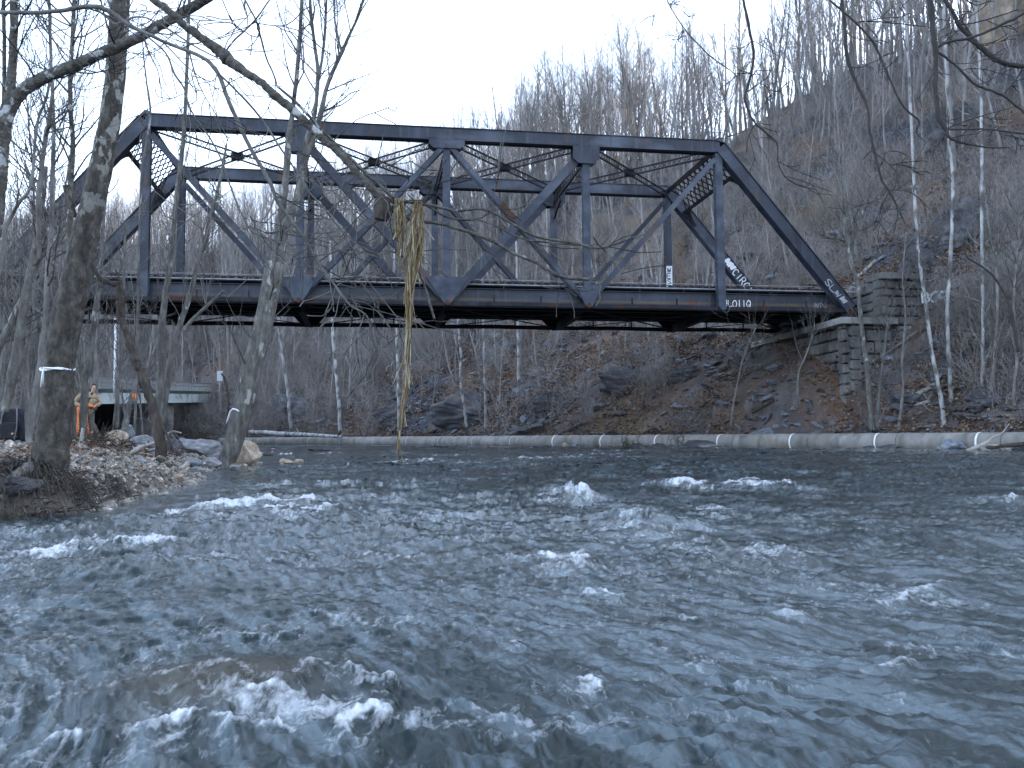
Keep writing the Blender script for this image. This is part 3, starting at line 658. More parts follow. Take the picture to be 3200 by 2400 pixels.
# overhead bracing
for n in (1, 5):                      # portals, in the plane of the end posts
    sg = -1 if n == 1 else 1; j = 0 if n == 1 else 6
    A = Vector((nx(n), 0, H-.35)); t = (Vector((nx(j), 0, 0))-Vector((nx(n), 0, H))).normalized(); dn = 1.75
    y0_, y1_ = .3, W-.3
    b = MB(); a_ = A+Vector((0, y0_, 0)); c_ = A+Vector((0, y1_, 0))
    b.bar(a_, c_, .28, .14, t); b.bar(a_+t*dn, c_+t*dn, .22, .14, t)
    for i in range(-2, 12):
        f0, f1 = max(0, i/12), (i+2.4)/12
        if f1 <= 1:
            b.bar(a_.lerp(c_, f0)+t*.1, a_.lerp(c_, f1)+t*(dn-.1), .11, .016, (0, 1, 0)); b.bar(a_.lerp(c_, f0)+t*(dn-.1)+Vector((.02*sg, 0, 0)), a_.lerp(c_, f1)+t*.1+Vector((.02*sg, 0, 0)), .11, .016, (0, 1, 0))
    b.build('portal_brace', MT['steel_dark'], BR)
    for y_, q in ((y0_, 1), (y1_, -1)):
        b = MB()
        o_ = A+t*dn+Vector((0, y_, 0))
        for k in range(6):
            f0, f1 = k/6*math.pi/2, (k+1)/6*math.pi/2; r_ = 1.15
            p0 = o_+t*(r_*(1-math.sin(f0)))+Vector((0, q*r_*(1-math.cos(f0)), 0)); p1 = o_+t*(r_*(1-math.sin(f1)))+Vector((0, q*r_*(1-math.cos(f1)), 0))
            b.bar(p0, p1, .2, .05, Vector((t.z, 0, -t.x)))
        pts = [o_, o_+t*1.15]+[o_+t*(1.15*(1-math.sin(f)))+Vector((0, q*1.15*(1-math.cos(f)), 0)) for f in [k/6*math.pi/2 for k in range(7)]]
        b.add(pts, [tuple([0]+list(range(1, 9)))])
        b.build('knee_bracket', MT['steel_dark'], BR)
for n in (2, 3, 4):                   # sway frames
    x = nx(n); b = MB()
    b.lattice((x, .3, H-.75), (x, W-.3, H-.75), (0, 0, -.62), 16, .1, .07, (1, 0, 0))
    b.lattice((x, .3, H-1.5), (x, 2.3, H-.85), (0, 0, -.9), 5, .1, .07, (1, 0, 0)); b.lattice((x, W-.3, H-1.5), (x, W-2.3, H-.85), (0, 0, -.9), 5, .1, .07, (1, 0, 0))
    b.build('sway_brace', MT['steel_dark'], BR)
for n in range(1, 5):                 # top laterals, laced struts crossing in each panel
    for k, (ya, yb) in enumerate(((.3, W-.3), (W-.3, .3))):
        b = MB(); z_ = H-.32 if k == 0 else H-.36
        b.lattice((nx(n)+.2, ya, z_), (nx(n+1)-.2, yb, z_), (0, 0, -.34), 34, .075, .03)
        b.build('lateral_brace', MT['steel_dark'], BR)
    b = MB(); xm = nx(n)+P/2; b.box((xm-.32, W/2-.03, H-.78), (xm+.32, W/2+.03, H-.3)); b.build('lateral_brace', MT['steel_dark'], BR)

# ------------------------------------------------------------------ stone masonry
def masonry(bm, p0, du, L, z0, z1, course=.62, depth=.5, seed=1, out=None, drop=None):
    """rock-faced blocks laid in courses along du from p0; out = outward normal. Each block stands a little in or out."""
    rg = random.Random(seed); du = Vector(du).normalized(); out = Vector(out).normalized(); p0 = Vector(p0); z = z0; r = 0
    while z < z1-.1:
        h = min(course*rg.uniform(.85, 1.15), z1-z); x = -rg.uniform(0, .6)
        while x < L:
            w_ = rg.uniform(.8, 1.7); a_ = max(0, x); e = min(L, x+w_)
            if e-a_ > .15 and not (drop and rg.random() < drop):
                pr = rg.uniform(-.03, .07); g = .028
                c = [p0+du*(a_+g), p0+du*(e-g)]
                o_ = len(bm.v); mid = .06
                vs = []
                for q in (0, 1):
                    for zz in (z+g, z+h-g): vs.append(Vector((c[q].x, c[q].y, zz))-out*depth)
                for q in (0, 1):
                    for zz in (z+g, z+h-g): vs.append(Vector((c[q].x, c[q].y, zz))+out*(pr-mid))
                for q in (0, 1):
                    for zz in (z+g+.07, z+h-g-.07): vs.append(c[q]*0+Vector((c[q].x, c[q].y, zz))+du*(.08 if q == 0 else -.08)+out*(pr+rg.uniform(0, .06)))
                bm.add(vs, [(0,1,3,2),(4,0,2,6),(1,5,7,3),(0,4,5,1),(2,3,7,6),(4,8,9,5),(5,9,11,7),(7,11,10,6),(6,10,8,4),(8,10,11,9)])
            x += w_
        z += h; r += 1
AB = empty('stone_abutment', tuple(b2w(nx(6), 0, -4)), TH)
tag(AB, 'weathered grey cut stone abutment carrying the right end of the truss bridge', 'abutment')
inv = AB.matrix_basis.inverted() if False else None
# coordinates of the abutment: x along the bridge from node 6, y across, z from Z0-4
b = MB(); x0 = -1.15
b.box((x0+.85, -.8, -3.5), (9, W+1.35, 2.9)); 
masonry(b, (x0+.5, -1.4, 0), (0, 1, 0), W+2.9, -2.6, 3.05, seed=3, out=(-1, 0, 0))
masonry(b, (x0+.1, -1.05, 0), (1, 0, 0), 3.0, -2.6, 3.05, seed=4, out=(0, -1, 0))
b.build('bridge_seat', MT['stone'], AB)
b = MB(); b.box((x0-.2, -1.6, 3.07), (2.0, W+1.6, 3.42)); b.build('coping', MT['stone'], AB)
b = MB(); b.box((1.6, -.8, 2.95), (4.3, W+1.3, 5.55)); masonry(b, (1.15, -1.05, 0), (1, 0, 0), 3.3, 3.08, 5.65, seed=5, out=(0, -1, 0), course=.5)
masonry(b, (1.3, -1.05, 0), (0, 1, 0), W+2.4, 3.45, 5.65, seed=6, out=(-1, 0, 0), course=.5); b.build('backwall', MT['stone'], AB)
b = MB(); masonry(b, (2.3, -1.15, 0), (.92, -.12, 0), 3.4, -1.6, 3.05, seed=7, out=(-.1, -1, 0), depth=.9)
wl = b.build('wing_wall', MT['stone'], AB)
b = MB()
for i in range(2): b.box((1.25+i*1.35, -1.35, 5.67+.01*i), (2.56+i*1.35, .3, 6.02-.02*i))
b.build('coping', MT['stone'], AB)
LA = empty('stone_abutment', tuple(b2w(nx(0), 0, -4)), TH)
tag(LA, 'shaded stone abutment under the left end of the truss bridge behind the saplings', 'abutment')
b = MB(); b.box((-6, -.9, -7.4), (.9, W+1.2, 3.4)); masonry(b, (1.0, -1.05, 0), (0, 1, 0), W+2.4, -7.2, 3.42, seed=13, out=(1, 0, 0)); masonry(b, (-4, -1.0, 0), (1, 0, 0), 5, -6.0, 3.42, seed=14, out=(0, -1, 0))
b.build('bridge_seat', MT['stone'], LA)

# ------------------------------------------------------------------ concrete pipe along the far bank
PP, PQ = RS, RQ
def pipe_at(q, off=0.0):
    q = q+S0; x = np.interp(q, PQ, PP[:, 0]); y = np.interp(q, PQ, PP[:, 1]); n0 = np.interp(q, PQ, RN[:, 0]); n1 = np.interp(q, PQ, RN[:, 1])
    return Vector((x+n0*off, y+n1*off, float(zw(y))+.33))
PR = .465
pe = empty('concrete_pipe', tuple(pipe_at(0)-Vector((0, 0, PR))))
tag(pe, 'long pale concrete sewer pipe lying along the far waterline', 'pipe')
org = pe.location
b = MB(); qs_ = np.arange(-40, 82, .6); b.tube([pipe_at(q)-org for q in qs_], PR, 28); b.build('barrel', MT['concrete'], pe, smooth=True)
for k in range(-6, 16):
    q = 1.8+k*4.95; c = pipe_at(q); t = (pipe_at(q+.3)-c).normalized()
    b = MB(); b.tube([c-t*.04-org, c+t*.04-org], PR+.012, 28); b.build('steel_band', MT['white_paint' if k < 7 else 'old_paint'], pe)
    q -= 1.1; c = pipe_at(q); b = MB(); b.tube([c-t*.02-org, c+t*.02-org], PR+.006, 28); b.build('joint', MT['joint'], pe)

# ------------------------------------------------------------------ branching
def grow(mb, p, d, L, r, lev, rg, up=.12, wob=.22, n=5, kids=(3, 5), spread=(.5, 1.0), clen=(.35, .6), rmin=.004):
    p = Vector(p); d = Vector(d).normalized(); pts = [p.copy()]; rad = [r]; dirs = [d.copy()]
    for i in range(n):
        d = (d+Vector((rg.gauss(0, wob), rg.gauss(0, wob), rg.gauss(0, wob)+up))).normalized()
        p = p+d*(L/n); pts.append(p.copy()); rad.append(max(rmin, r*(1-.8*(i+1)/n))); dirs.append(d.copy())
    mb.tube(pts, rad, 3 if r < .03 else (4 if r < .07 else 6), cap=False)
    if lev > 0:
        for k in range(rg.randint(*kids)):
            i = rg.randint(1, n-1 if n > 2 else 1); f = rg.random(); q = pts[i].lerp(pts[i+1], f) if i < n else pts[i]
            ax = dirs[i].orthogonal().normalized(); ax.rotate(Quaternion(dirs[i], rg.uniform(0, 6.283)))
            nd = dirs[i].copy(); nd.rotate(Quaternion(ax, rg.uniform(*spread)))
            grow(mb, q, nd, L*rg.uniform(*clen), max(rmin, rad[i]*.6), lev-1, rg, up, wob*1.1, max(3, n-1), kids, spread, clen, rmin)
def path3(path, Y):
    """[(u, v, width px[, Y])] -> world points and radii, smoothed"""
    P = [(p[0], p[1], p[2], p[3] if len(p) > 3 else Y) for p in path]; pts = []; rad = []
    for u, v, w, y_ in smooth_path(P, 5):
        pts.append(at(u, v, y_)); rad.append(max(.0035, px(w, y_)/2))
    return pts, rad
def roughen(pts, rad, rg, a=.12):
    for i in range(1, len(pts)-1):
        pts[i] = pts[i]+Vector((rg.gauss(0, a), rg.gauss(0, a), rg.gauss(0, a)))*rad[i]; rad[i] *= rg.uniform(1-a*.7, 1+a*.9)
    return pts, rad
def twigs_on(mb, pts, rad, rg, count, L, lev=1, lo=.2, hi=1.0, up=.15, bias=None, rr=None, spread=(.5, 1.1), kids=(2, 4)):
    for k in range(count):
        i = rg.randint(int(lo*(len(pts)-2)), max(int(lo*(len(pts)-2)), int(hi*(len(pts)-2)))); t = (pts[i+1]-pts[i]).normalized()
        ax = t.orthogonal().normalized(); ax.rotate(Quaternion(t, rg.uniform(0, 6.283)))
        nd = t.copy(); nd.rotate(Quaternion(ax, rg.uniform(*spread)))
        if bias is not None: nd = (nd+Vector(bias)).normalized()
        grow(mb, pts[i], nd, L*rg.uniform(.5, 1.2), rr or min(rad[i]*.5, L*.011), lev, rg, up, .16, 6, kids)
def px_tree(name, label, cat, stems, Y, bark, ntwig=12, tl=1.2, lev=2, seed=1, group=None, sides=9, twmat='twig', lo=.3, flare=None, bias=None, rough=.1, part='trunk', up=.15):
    """a tree drawn through points of the picture at its own depth; first stem = trunk, the rest = limbs"""
    rg = random.Random(seed); p0, r0 = path3(stems[0], Y); base = p0[0].copy(); e = empty(name, base); tag(e, label, cat, group)
    tw = MB()
    for k, st in enumerate(stems):
        pts, rad = path3(st, Y); pts, rad = roughen(pts, rad, rg, rough); pts = [q-base for q in pts]
        b = MB(); b.tube(pts, rad, sides if rad[0] > .02 else 5)
        if k == 0 and flare:
            for (du, dv, w_, ln) in flare:
                p = pts[1]; q = base+Vector((px(du, Y), -abs(px(dv, Y))*.4, -px(ln, Y)))-base
                m_ = p.lerp(q, .55)+Vector((px(du, Y)*.2, -.02, .05)); b.tube([p+Vector((0, 0, .12)), m_, q, q+Vector((px(du, Y)*.3, -.03, -.12))], [px(w_, Y)*.6, px(w_, Y)*.45, px(w_, Y)*.3, px(w_, Y)*.15], 7)
        b.build(part if k == 0 else 'limb', MT[bark], e, smooth=True)
        c = ntwig if isinstance(ntwig, int) else ntwig[min(k, len(ntwig)-1)]
        twigs_on(tw, pts, rad, rg, c, tl, lev, lo if k == 0 else .15, 1.0, bias=bias, up=up)
    if tw.v: tw.build('twigs', MT[twmat], e)
    return e

# ------------------------------------------------------------------ foreground trees on the near left bank
big = px_tree('leaning_tree', 'thick mottled sycamore trunk leaning over the near bank with a white cord round it', 'tree',
    [[(92,1085,100),(96,1050,86),(107,1000,78),(115,950,73),(122,880,70),(126,800,64),(140,715,65),(163,615,64),(180,530,58),(191,480,53),(210,400,51),(228,310,47),(241,238,45),(252,120,43),(260,0,41),(272,-170,38),(300,-420,32),(320,-700,24)],
     [(163,468,9),(155,445,11),(148,420,13),(143,401,16)]], 10.6, 'bark_big', (6, 0), 2.2, 2, 3, sides=18, lo=.75, rough=.03,
    flare=[(-38,20,22,16),(-12,34,20,26),(18,34,20,26),(36,26,18,22),(52,10,12,14)])
cb = MB(); p = at(124,797,10.6)-big.location; ring = []
for k in range(25):
    a_ = 2*math.pi*k/24; r_ = px(33, 10.6); ring.append(p+Vector((r_*math.cos(a_), r_*math.sin(a_), .02*math.sin(a_)-.012*math.cos(a_*3))))
def cord(name, label, pts, r_, cat='cord'):
    b = MB(); b.tube(pts, r_, 6); o_ = b.build(name, MT['white_paint'], smooth=True); return tag(o_, label, cat)
c0 = big.location
cord('marker_rope', 'white cord tied round the thick leaning trunk with its end hanging down', [q+c0 for q in ring]+[at(94,795,10.25), at(92,815,10.3), at(90,836,10.35)], .016)
px_tree('forked_tree', 'dark tree at the left edge of the picture with a heavy limb arching right', 'tree',
    [[(-95,1010,42),(-80,850,40),(-55,700,38),(-25,560,36),(-8,440,34),(2,340,34),(8,270,34),(20,215,24),(26,150,19),(30,60,17),(31,-30,16),(34,-200,13)],
     [(8,275,30),(24,228,30),(50,195,29),(100,165,26),(150,145,25),(200,124,24),(250,102,25),(300,80,23),(345,55,22),(390,30,22),(450,-6,20),(540,-60,18)],
     [(6,300,9),(9,200,9),(9,100,8),(7,0,8),(4,-80,7)]], 9.0, 'bark_limb', (6, 14, 4), 1.0, 2, 5, sides=14, rough=.06, twmat='twig_dark', lo=.5)
l2 = px_tree('leaning_tree', 'grey leaning tree with three upper stems rising from the water edge beside a tan boulder', 'tree',
    [[(478,1030,40),(486,1005,36),(508,945,41),(533,850,45),(553,765,43),(573,685,41),(596,568,40)],
     [(594,580,28),(602,510,19),(616,398,15),(624,303,14),(633,233,10),(645,117,9),(652,0,8),(656,-80,7)],
     [(598,580,28),(612,500,23),(646,422,18),(663,306,15),(678,257,9),(687,163,8),(679,93,7),(671,23,7),(668,-60,6)],
     [(655,360,13),(690,257,12),(703,198,9),(717,159,9),(738,114,8),(757,70,6),(776,30,5),(788,-20,5)],
     [(684,190,6),(692,151,6),(701,82,6),(705,0,5),(708,-60,4)],[(738,114,5),(726,60,5),(722,23,4),(724,-30,4)]], 25.5, 'bark_mid', (8, 18, 18, 14, 10, 8), 2.4, 2, 7, sides=12, lo=.6, rough=.05)
cord('marker_rope', 'short white cord hooked on the leaning tree at the water edge', [at(489,915,25.0), at(492,905,24.9), at(497,889,24.85), at(503,883,24.75), at(511,885,24.7), at(516,889,24.75)], .022)
px_tree('dead_snag', 'dark crooked dead snag standing on the gravel bar', 'tree',
    [[(352,1045,30),(350,1030,26),(346,965,23),(335,899,22),(319,844,20),(303,800,18),(291,774,17),(275,725,15),(262,690,15),(260,660,18),(262,636,20),(254,616,15),(240,612,11),(221,605,11),(207,588,9),(203,576,8)],
     [(258,630,12),(262,612,9),(256,596,5),(250,585,3)],[(268,690,6),(284,760,5),(296,800,4),(304,840,3)],
     [(338,905,7),(352,925,6),(366,950,6),(374,975,5)]], 19.7, 'bark_dark', (10, 4, 2, 4), .5, 1, 9, sides=11, twmat='twig_dark', lo=.5, rough=.12)
sap = [
 ('slender grey sapling the person stands behind', [(179,935,17),(184,830,16),(190,790,15),(197,748,14),(207,665,12),(216,601,10),(222,500,8),(232,380,6)], 27, 'bark_mid', 10),
 ('pale sapling leaning right beside the black backpack', [(8,890,22),(20,840,22),(33,781,22),(50,681,19),(67,581,16),(77,515,13),(92,440,10),(100,360,8)], 18, 'bark_mid', 12),
 ('pale sapling leaning steeply right from the left edge of the picture', [(-45,860,18),(-20,795,17),(2,741,16),(28,690,15),(50,641,14),(72,590,12),(100,515,10),(125,440,8)], 18.5, 'bark_mid', 12),
 ('upright sapling rising close behind the big leaning trunk', [(64,960,15),(67,915,15),(83,815,14),(92,745,13),(100,681,13),(103,581,12),(110,515,11),(113,400,10),(116,300,9),(113,200,8),(109,100,7),(106,-20,6)], 16, 'bark', 16),
 ('thin dark sapling crossing the end post of the bridge', [(85,560,9),(83,438,11),(90,370,11),(97,305,10),(106,265,9),(112,200,5)], 15, 'bark', 6),
 ('dark straight sapling cut off against the bright sky', [(150,640,12),(152,500,12),(153,395,13),(157,305,11),(151,205,10),(156,103,9),(160,0,9),(161,-60,8)], 14, 'bark_limb', 10),
 ('thin curved sapling left of the big trunk against the sky', [(0,600,9),(10,505,9),(40,440,8),(67,398,7),(80,271,6),(100,210,5),(112,140,4)], 13, 'bark', 7),
 ('grey two-metre-spaced sapling right of the dark snag', [(338,980,17),(346,850,16),(346,758,16),(357,641,14),(368,568,13),(375,480,12),(389,364,11),(398,276,9),(404,150,8),(409,0,7),(411,-60,6)], 30, 'bark_mid', 18),
 ('patchy barked sapling leaning right between the snag and the second leaning tree', [(342,965,16),(358,850,15),(375,749,14),(395,685,13),(413,626,12),(427,568,11),(442,524,11),(453,475,9),(462,446,8),(477,379,6),(490,310,4)], 29, 'bark_mid', 14),
 ('white stemmed thin sapling in front of the hip of the bridge', [(292,800,6),(297,700,6),(299,567,5),(306,378,5),(316,310,5),(325,241,5),(317,180,4),(310,120,3),(306,40,2)], 28, 'bark_mid', 9),
 ('leaning sapling with orange flagging tied to it', [(266,935,15),(271,921,14),(276,895,13),(282,866,12),(289,845,9),(293,833,7),(296,818,5)], 28, 'bark', 2),
 ('thin bent dark sapling beside the white marker sign', [(491,925,5),(493,890,5),(494,860,6),(490,835,6),(484,815,5),(478,807,4)], 27, 'bark_dark', 1),
 ('broken pale branch stem leaning across the deck of the bridge', [(398,715,9),(412,695,9),(440,668,8),(470,640,7),(485,628,6)], 22, 'bark_mid', 2),
 ('grey sapling rising behind the person', [(205,885,10),(208,800,10),(209,720,9),(213,640,8),(218,560,6),(219,470,5)], 33, 'bark', 9),
 ('slim sapling left of the gravel bar pole', [(253,925,9),(254,840,9),(258,760,8),(262,700,7),(268,600,6),(270,480,5)], 33, 'bark', 10),
]
sap[7] = ('tall grey sapling just right of the dark snag',)+sap[7][1:]
sapr = random.Random(21)
for i, (lb, pth, Y, bk, nt_) in enumerate(sap):
    u, v, w = pth[0]; p = at(u, v, Y)
    zg = float(left_bank(p.x, p.y))
    px_tree('sapling', lb, 'tree', [[(u-(pth[1][0]-u)*.1, v, w*1.15)]+list(pth)] if False else [pth], Y, bk, int(nt_*1.7), 1.7, 2, 100+i, group='saplings on the left bank', sides=8, lo=.3, rough=.08)
fl = MB(); p = at(290,853,27.9)
for k in range(6):
    a_ = k*1.05; fl.add([p+Vector((.07*math.cos(a_), .07*math.sin(a_), .04)), p+Vector((.07*math.cos(a_+.8), .07*math.sin(a_+.8), .03)), p+Vector((.075*math.cos(a_+.8), .075*math.sin(a_+.8), -.05-.05*(k % 3))), p+Vector((.075*math.cos(a_), .075*math.sin(a_), -.03))], [(0, 1, 2, 3)])
MT['orange'] = mat('orange_fabric', [(.62,.16,.045),(.78,.24,.08)], 6, bump=.15)
tag(fl.build('flagging_tape', MT['orange']), 'bright orange flagging tape tied round a leaning sapling', 'tape')

# ------------------------------------------------------------------ branches that hang into the picture from trees beside the camera
ob = px_tree('overhanging_branch', 'long grey branch crossing from the top left and carrying strands of dried grass', 'branch',
    [[(230,-90,15),(320,-10,15),(360,20,16),(400,55,18),(440,85,19),(472,108,24),(488,124,28),(505,138,22),(535,160,17),(560,175,17),(600,210,18),(640,245,19),(672,275,18),(700,300,18),(730,328,16),(760,360,16),(785,388,16),(810,415,18),(832,438,22),(842,452,24)],
     [(599,187,5),(643,224,7),(690,275,7),(741,326,8),(770,355,8),(799,382,8),(830,408,8),(856,431,9),(890,437,8),(932,444,7),(960,450,7),(990,455,7),(1034,451,6),(1070,462,6),(1104,482,6),(1155,510,6),(1207,520,6),(1258,529,6),(1282,536,6),(1320,530,5),(1355,518,5),(1392,506,4)],
     [(925,446,5),(940,454,5),(966,469,5),(1007,475,5),(1035,472,5),(1050,464,4),(1066,455,4)],
     [(850,455,10),(880,470,8),(915,479,8),(945,482,8),(976,489,9),(1020,503,8),(1069,523,9),(1111,548,8),(1155,565,8),(1180,580,9),(1207,596,10),(1240,601,9),(1275,603,8)],
     [(1028,474,4),(1050,480,4),(1075,490,4),(1110,508,4),(1146,520,4),(1190,524,4),(1250,530,3),(1290,528,3)],
     [(895,560,4),(904,582,6),(911,600,6),(918,620,6),(928,655,6),(939,690,5)],
     [(488,110,4),(505,88,4),(526,68,4),(552,42,4),(582,0,3),(600,-25,3)],
     [(526,-6,4),(540,20,4),(552,42,4),(559,65,5),(575,124,4),(589,156,4),(599,187,4)],
     [(526,68,3),(500,50,3),(470,49,2),(440,53,2)]], 6.0, 'bark_limb', (5, 5, 2, 2, 2, 0, 3, 3, 2), .5, 1, 31, sides=12, lo=.5, rough=.09, part='stem', up=.02)
kb = MB(); p = at(826,452,6.0)-ob.location
rg = random.Random(2)
kb.tube([p+Vector((.02, 0, .08)), p+Vector((.0, 0, .03)), p+Vector((-.0, -.01, -.03)), p+Vector((-.01, -.01, -.075))], [.05, .062, .058, .045], 12); kb.build('broken_stub', MT['bark_dark'], ob, smooth=False)
px_tree('overhanging_branch', 'thin drooping branch sweeping from the left edge down across the bridge', 'branch',
    [[(-60,34,9),(0,27,9),(60,28,10),(127,24,10),(196,14,11),(241,27,11),(275,52,10),(309,69,9),(361,93,8),(437,124,9),(471,158,10),(492,213,10),(516,268,10),(543,323,9),(584,395,9),(602,440,8),(646,498,7),(687,567,7),(707,594,6),(725,618,5),(755,658,5),(793,684,4),(808,740,4),(820,770,3),(830,789,3)],
     [(309,72,4),(357,113,4),(378,161,5),(399,193,4),(412,237,4),(454,299,4),(481,351,4),(495,395,4),(526,471,4),(547,502,4),(584,516,3),(625,535,3),(660,545,2)],
     [(471,158,5),(505,190,5),(560,250,5),(606,320,5),(640,370,4),(668,415,4),(700,450,4),(745,510,3),(775,560,3),(800,600,2)],
     [(200,13,5),(240,45,4),(250,52,4),(300,36,4),(350,55,4),(420,100,4),(470,125,3)],
     [(687,567,4),(720,545,3),(760,538,3),(790,548,3),(830,560,2)],[(725,618,3),(760,600,3),(790,596,3)]], 7.0, 'bark', (30, 14, 16, 5, 6, 4), .7, 1, 33, sides=8, lo=.1, rough=.1, part='stem', up=.0)
hb = [
 ('dark wavy branch hanging from the top edge left of the other hanging branches', [[(1604,-30,7),(1606,0,6),(1619,64,7),(1628,120,6),(1619,173,6),(1609,210,6),(1617,240,5),(1632,266,5),(1660,291,4),(1679,311,4),(1681,349,3),(1694,379,3),(1720,398,3),(1758,409,2)],[(1612,200,3),(1640,180,2),(1660,165,2),(1666,145,2)],[(1632,268,3),(1618,290,2),(1612,330,2)],[(1630,250,3),(1650,230,2),(1662,212,2)]], 8.5),
 ('dark zigzag branch hanging down in the middle of the hanging branches', [[(1816,-30,9),(1819,0,8),(1825,56,8),(1829,120,8),(1848,176,7),(1874,229,7),(1878,278,6),(1889,326,6),(1904,386,5),(1923,416,4),(1940,450,4),(1956,484,2)],[(1921,413,3),(1908,440,3),(1902,458,2)],[(1890,330,2),(1915,350,2),(1935,370,1)],[(1791,0,5),(1848,49,5),(1885,90,6),(1908,139,6),(1926,180,5),(1945,221,5),(1966,245,5),(1986,263,4),(1979,285,3),(1998,306,2)],[(1848,49,3),(1870,46,3),(1930,50,3),(2000,58,2)],[(1922,414,2),(1940,408,2),(1950,404,2)]], 8.0),
 ('thick dark branch hanging at the right edge with many side shoots', [[(2006,-40,14),(2009,0,13),(2016,75,12),(2022,112,11),(2020,180,10),(2028,251,10),(2043,279,10),(2050,296,7),(2070,306,6),(2091,311,5),(2130,318,4),(2181,319,3)],[(2024,103,6),(2050,90,6),(2095,82,6),(2150,60,6),(2212,28,6),(2260,0,6)],[(2026,113,6),(2048,128,6),(2069,146,6),(2103,180,6),(2135,194,6),(2166,206,6),(2190,224,6),(2214,245,6)],[(2044,279,5),(2085,280,4),(2133,279,4),(2170,284,4),(2215,289,4)],[(2044,278,3),(2090,260,3),(2140,245,2),(2200,228,2)]], 7.5),
 ('heavy dark bough slanting down through the top right corner', [[(2035,-25,8),(2043,0,9),(2060,28,9),(2073,56,10),(2106,90,11),(2130,112,12),(2155,131,12),(2185,140,12),(2214,143,12),(2260,150,12)],[(2073,56,6),(2080,40,5),(2086,28,4)],[(2110,94,5),(2080,48,4)],[(2166,206,4),(2184,185,4),(2200,165,4),(2208,148,5)],[(2074,54,3),(2110,48,3),(2160,34,3),(2200,20,3)]], 7.8),
 ('faint thin branch reaching in from the top edge above the treetops', [[(1440,-10,3),(1446,11,3),(1480,64,3),(1505,92,3),(1533,120,3),(1560,140,3),(1585,158,2),(1600,175,2)],[(1446,11,2),(1460,0,2)],[(1478,62,2),(1465,90,1)]], 9.5),
 ('low dark twig reaching in at the right edge over the wing wall', [[(2088,520,2),(2086,545,3),(2095,560,4),(2120,575,4),(2145,595,5),(2165,625,5),(2178,650,6),(2190,700,7),(2200,760,7)]], 20),
]
for i, (lb, st, Y) in enumerate(hb):
    px_tree('hanging_branch', lb, 'branch', st, Y, 'twig_dark' if i != 4 else 'twig', (7, 3, 3, 2, 2, 2), .35, 1, 60+i, group='bare branches hanging at the upper right', sides=7, twmat='twig_dark', lo=.05, rough=.14, part='stem', up=-.02)

# dried grass caught on the branch
def strands(name, label, anchor, lines, Y, seed, n, wd):
    rg = random.Random(seed); b = MB()
    for k in range(n):
        ln = rng_line = lines[rg.randrange(len(lines))]; o1 = max(-1.5, min(1.5, rg.gauss(0, .8))); end = rg.uniform(.45, 1.0) ** .5; m_ = max(3, int(len(ln)*end)+1); ph = rg.uniform(0, 6)
        pts = []; rad = []
        for i, (u, v, w) in enumerate(ln[:m_]):
            q = at(u+o1*w*.22+2.6*math.sin(ph+i*1.9)*w/14, v+rg.uniform(-2, 2), Y+rg.gauss(0, .012)+.02*o1*math.sin(ph)); pts.append(q); rad.append(rg.uniform(.0014, .0036)*(1 if i < m_-1 else .5))
        if rg.random() < .3 and len(pts) > 3: pts = pts[rg.randrange(len(pts)-2):]; pts = pts[:3]; rad = rad[:len(pts)]; pts[-1] = Vector(pts[-1])+Vector((rg.gauss(0, .03), rg.gauss(0, .03), -.03))
        if len(pts) > 2:
            b.cm = rg.choice((0, 0, 1, 2)); b.tube([Vector(q) for q in smooth_path([tuple(q) for q in pts], 3)], list(np.interp(np.linspace(0, 1, (len(pts)-1)*3+1), np.linspace(0, 1, len(pts)), rad)), 4, cap=False)
    o_ = b.build(name, [MT['straw'], MT['straw_pale'], MT['straw_brown']]); tag(o_, label, 'dried grass', 'dried grass strands on the branch'); return o_
MT['straw'] = mat('straw', [(.13,.095,.05),(.25,.19,.10)], 25, bump=0); MT['straw_pale'] = mat('straw_pale', [(.3,.27,.19),(.45,.41,.31)], 20, bump=0); MT['straw_brown'] = mat('straw_brown', [(.06,.04,.022),(.15,.085,.035)], 22, bump=0)
strands('dried_grass', 'long matted strand of dried grass hanging almost to the water', None,
   [[(906,432,16),(902,448,20),(900,475,24),(897,520,28),(893,560,26),(890,590,24),(886,630,20),(884,680,16),(882,730,13),(879,780,11),(876,830,11),(871,870,12),(866,910,10),(862,950,6),(858,992,3)],
    [(900,434,12),(897,460,16),(889,500,16),(886,545,18),(884,600,16),(882,650,14),(883,700,12),(880,760,10),(877,820,9),(873,860,9),(867,905,8),(862,950,4)],
    [(908,434,8),(911,470,10),(912,510,10),(909,545,10),(905,575,8),(897,600,8),(890,630,6)]], 5.95, 5, 300, 1)
strands('dried_grass', 'shorter tuft of dried grass hanging over the branch beside the broken stub', None,
   [[(862,428,14),(862,450,18),(862,480,18),(863,505,14),(864,525,8),(864,545,4),(863,560,3),(865,572,4),(871,585,4)],[(868,428,10),(871,455,10),(873,485,8),(872,510,6),(872,540,3)],[(856,430,8),(855,460,10),(857,495,8),(858,512,5)]], 5.97, 6, 110, 1)
for (u0, u1, v) in ((853, 874, 427), (897, 913, 431)):
    pass

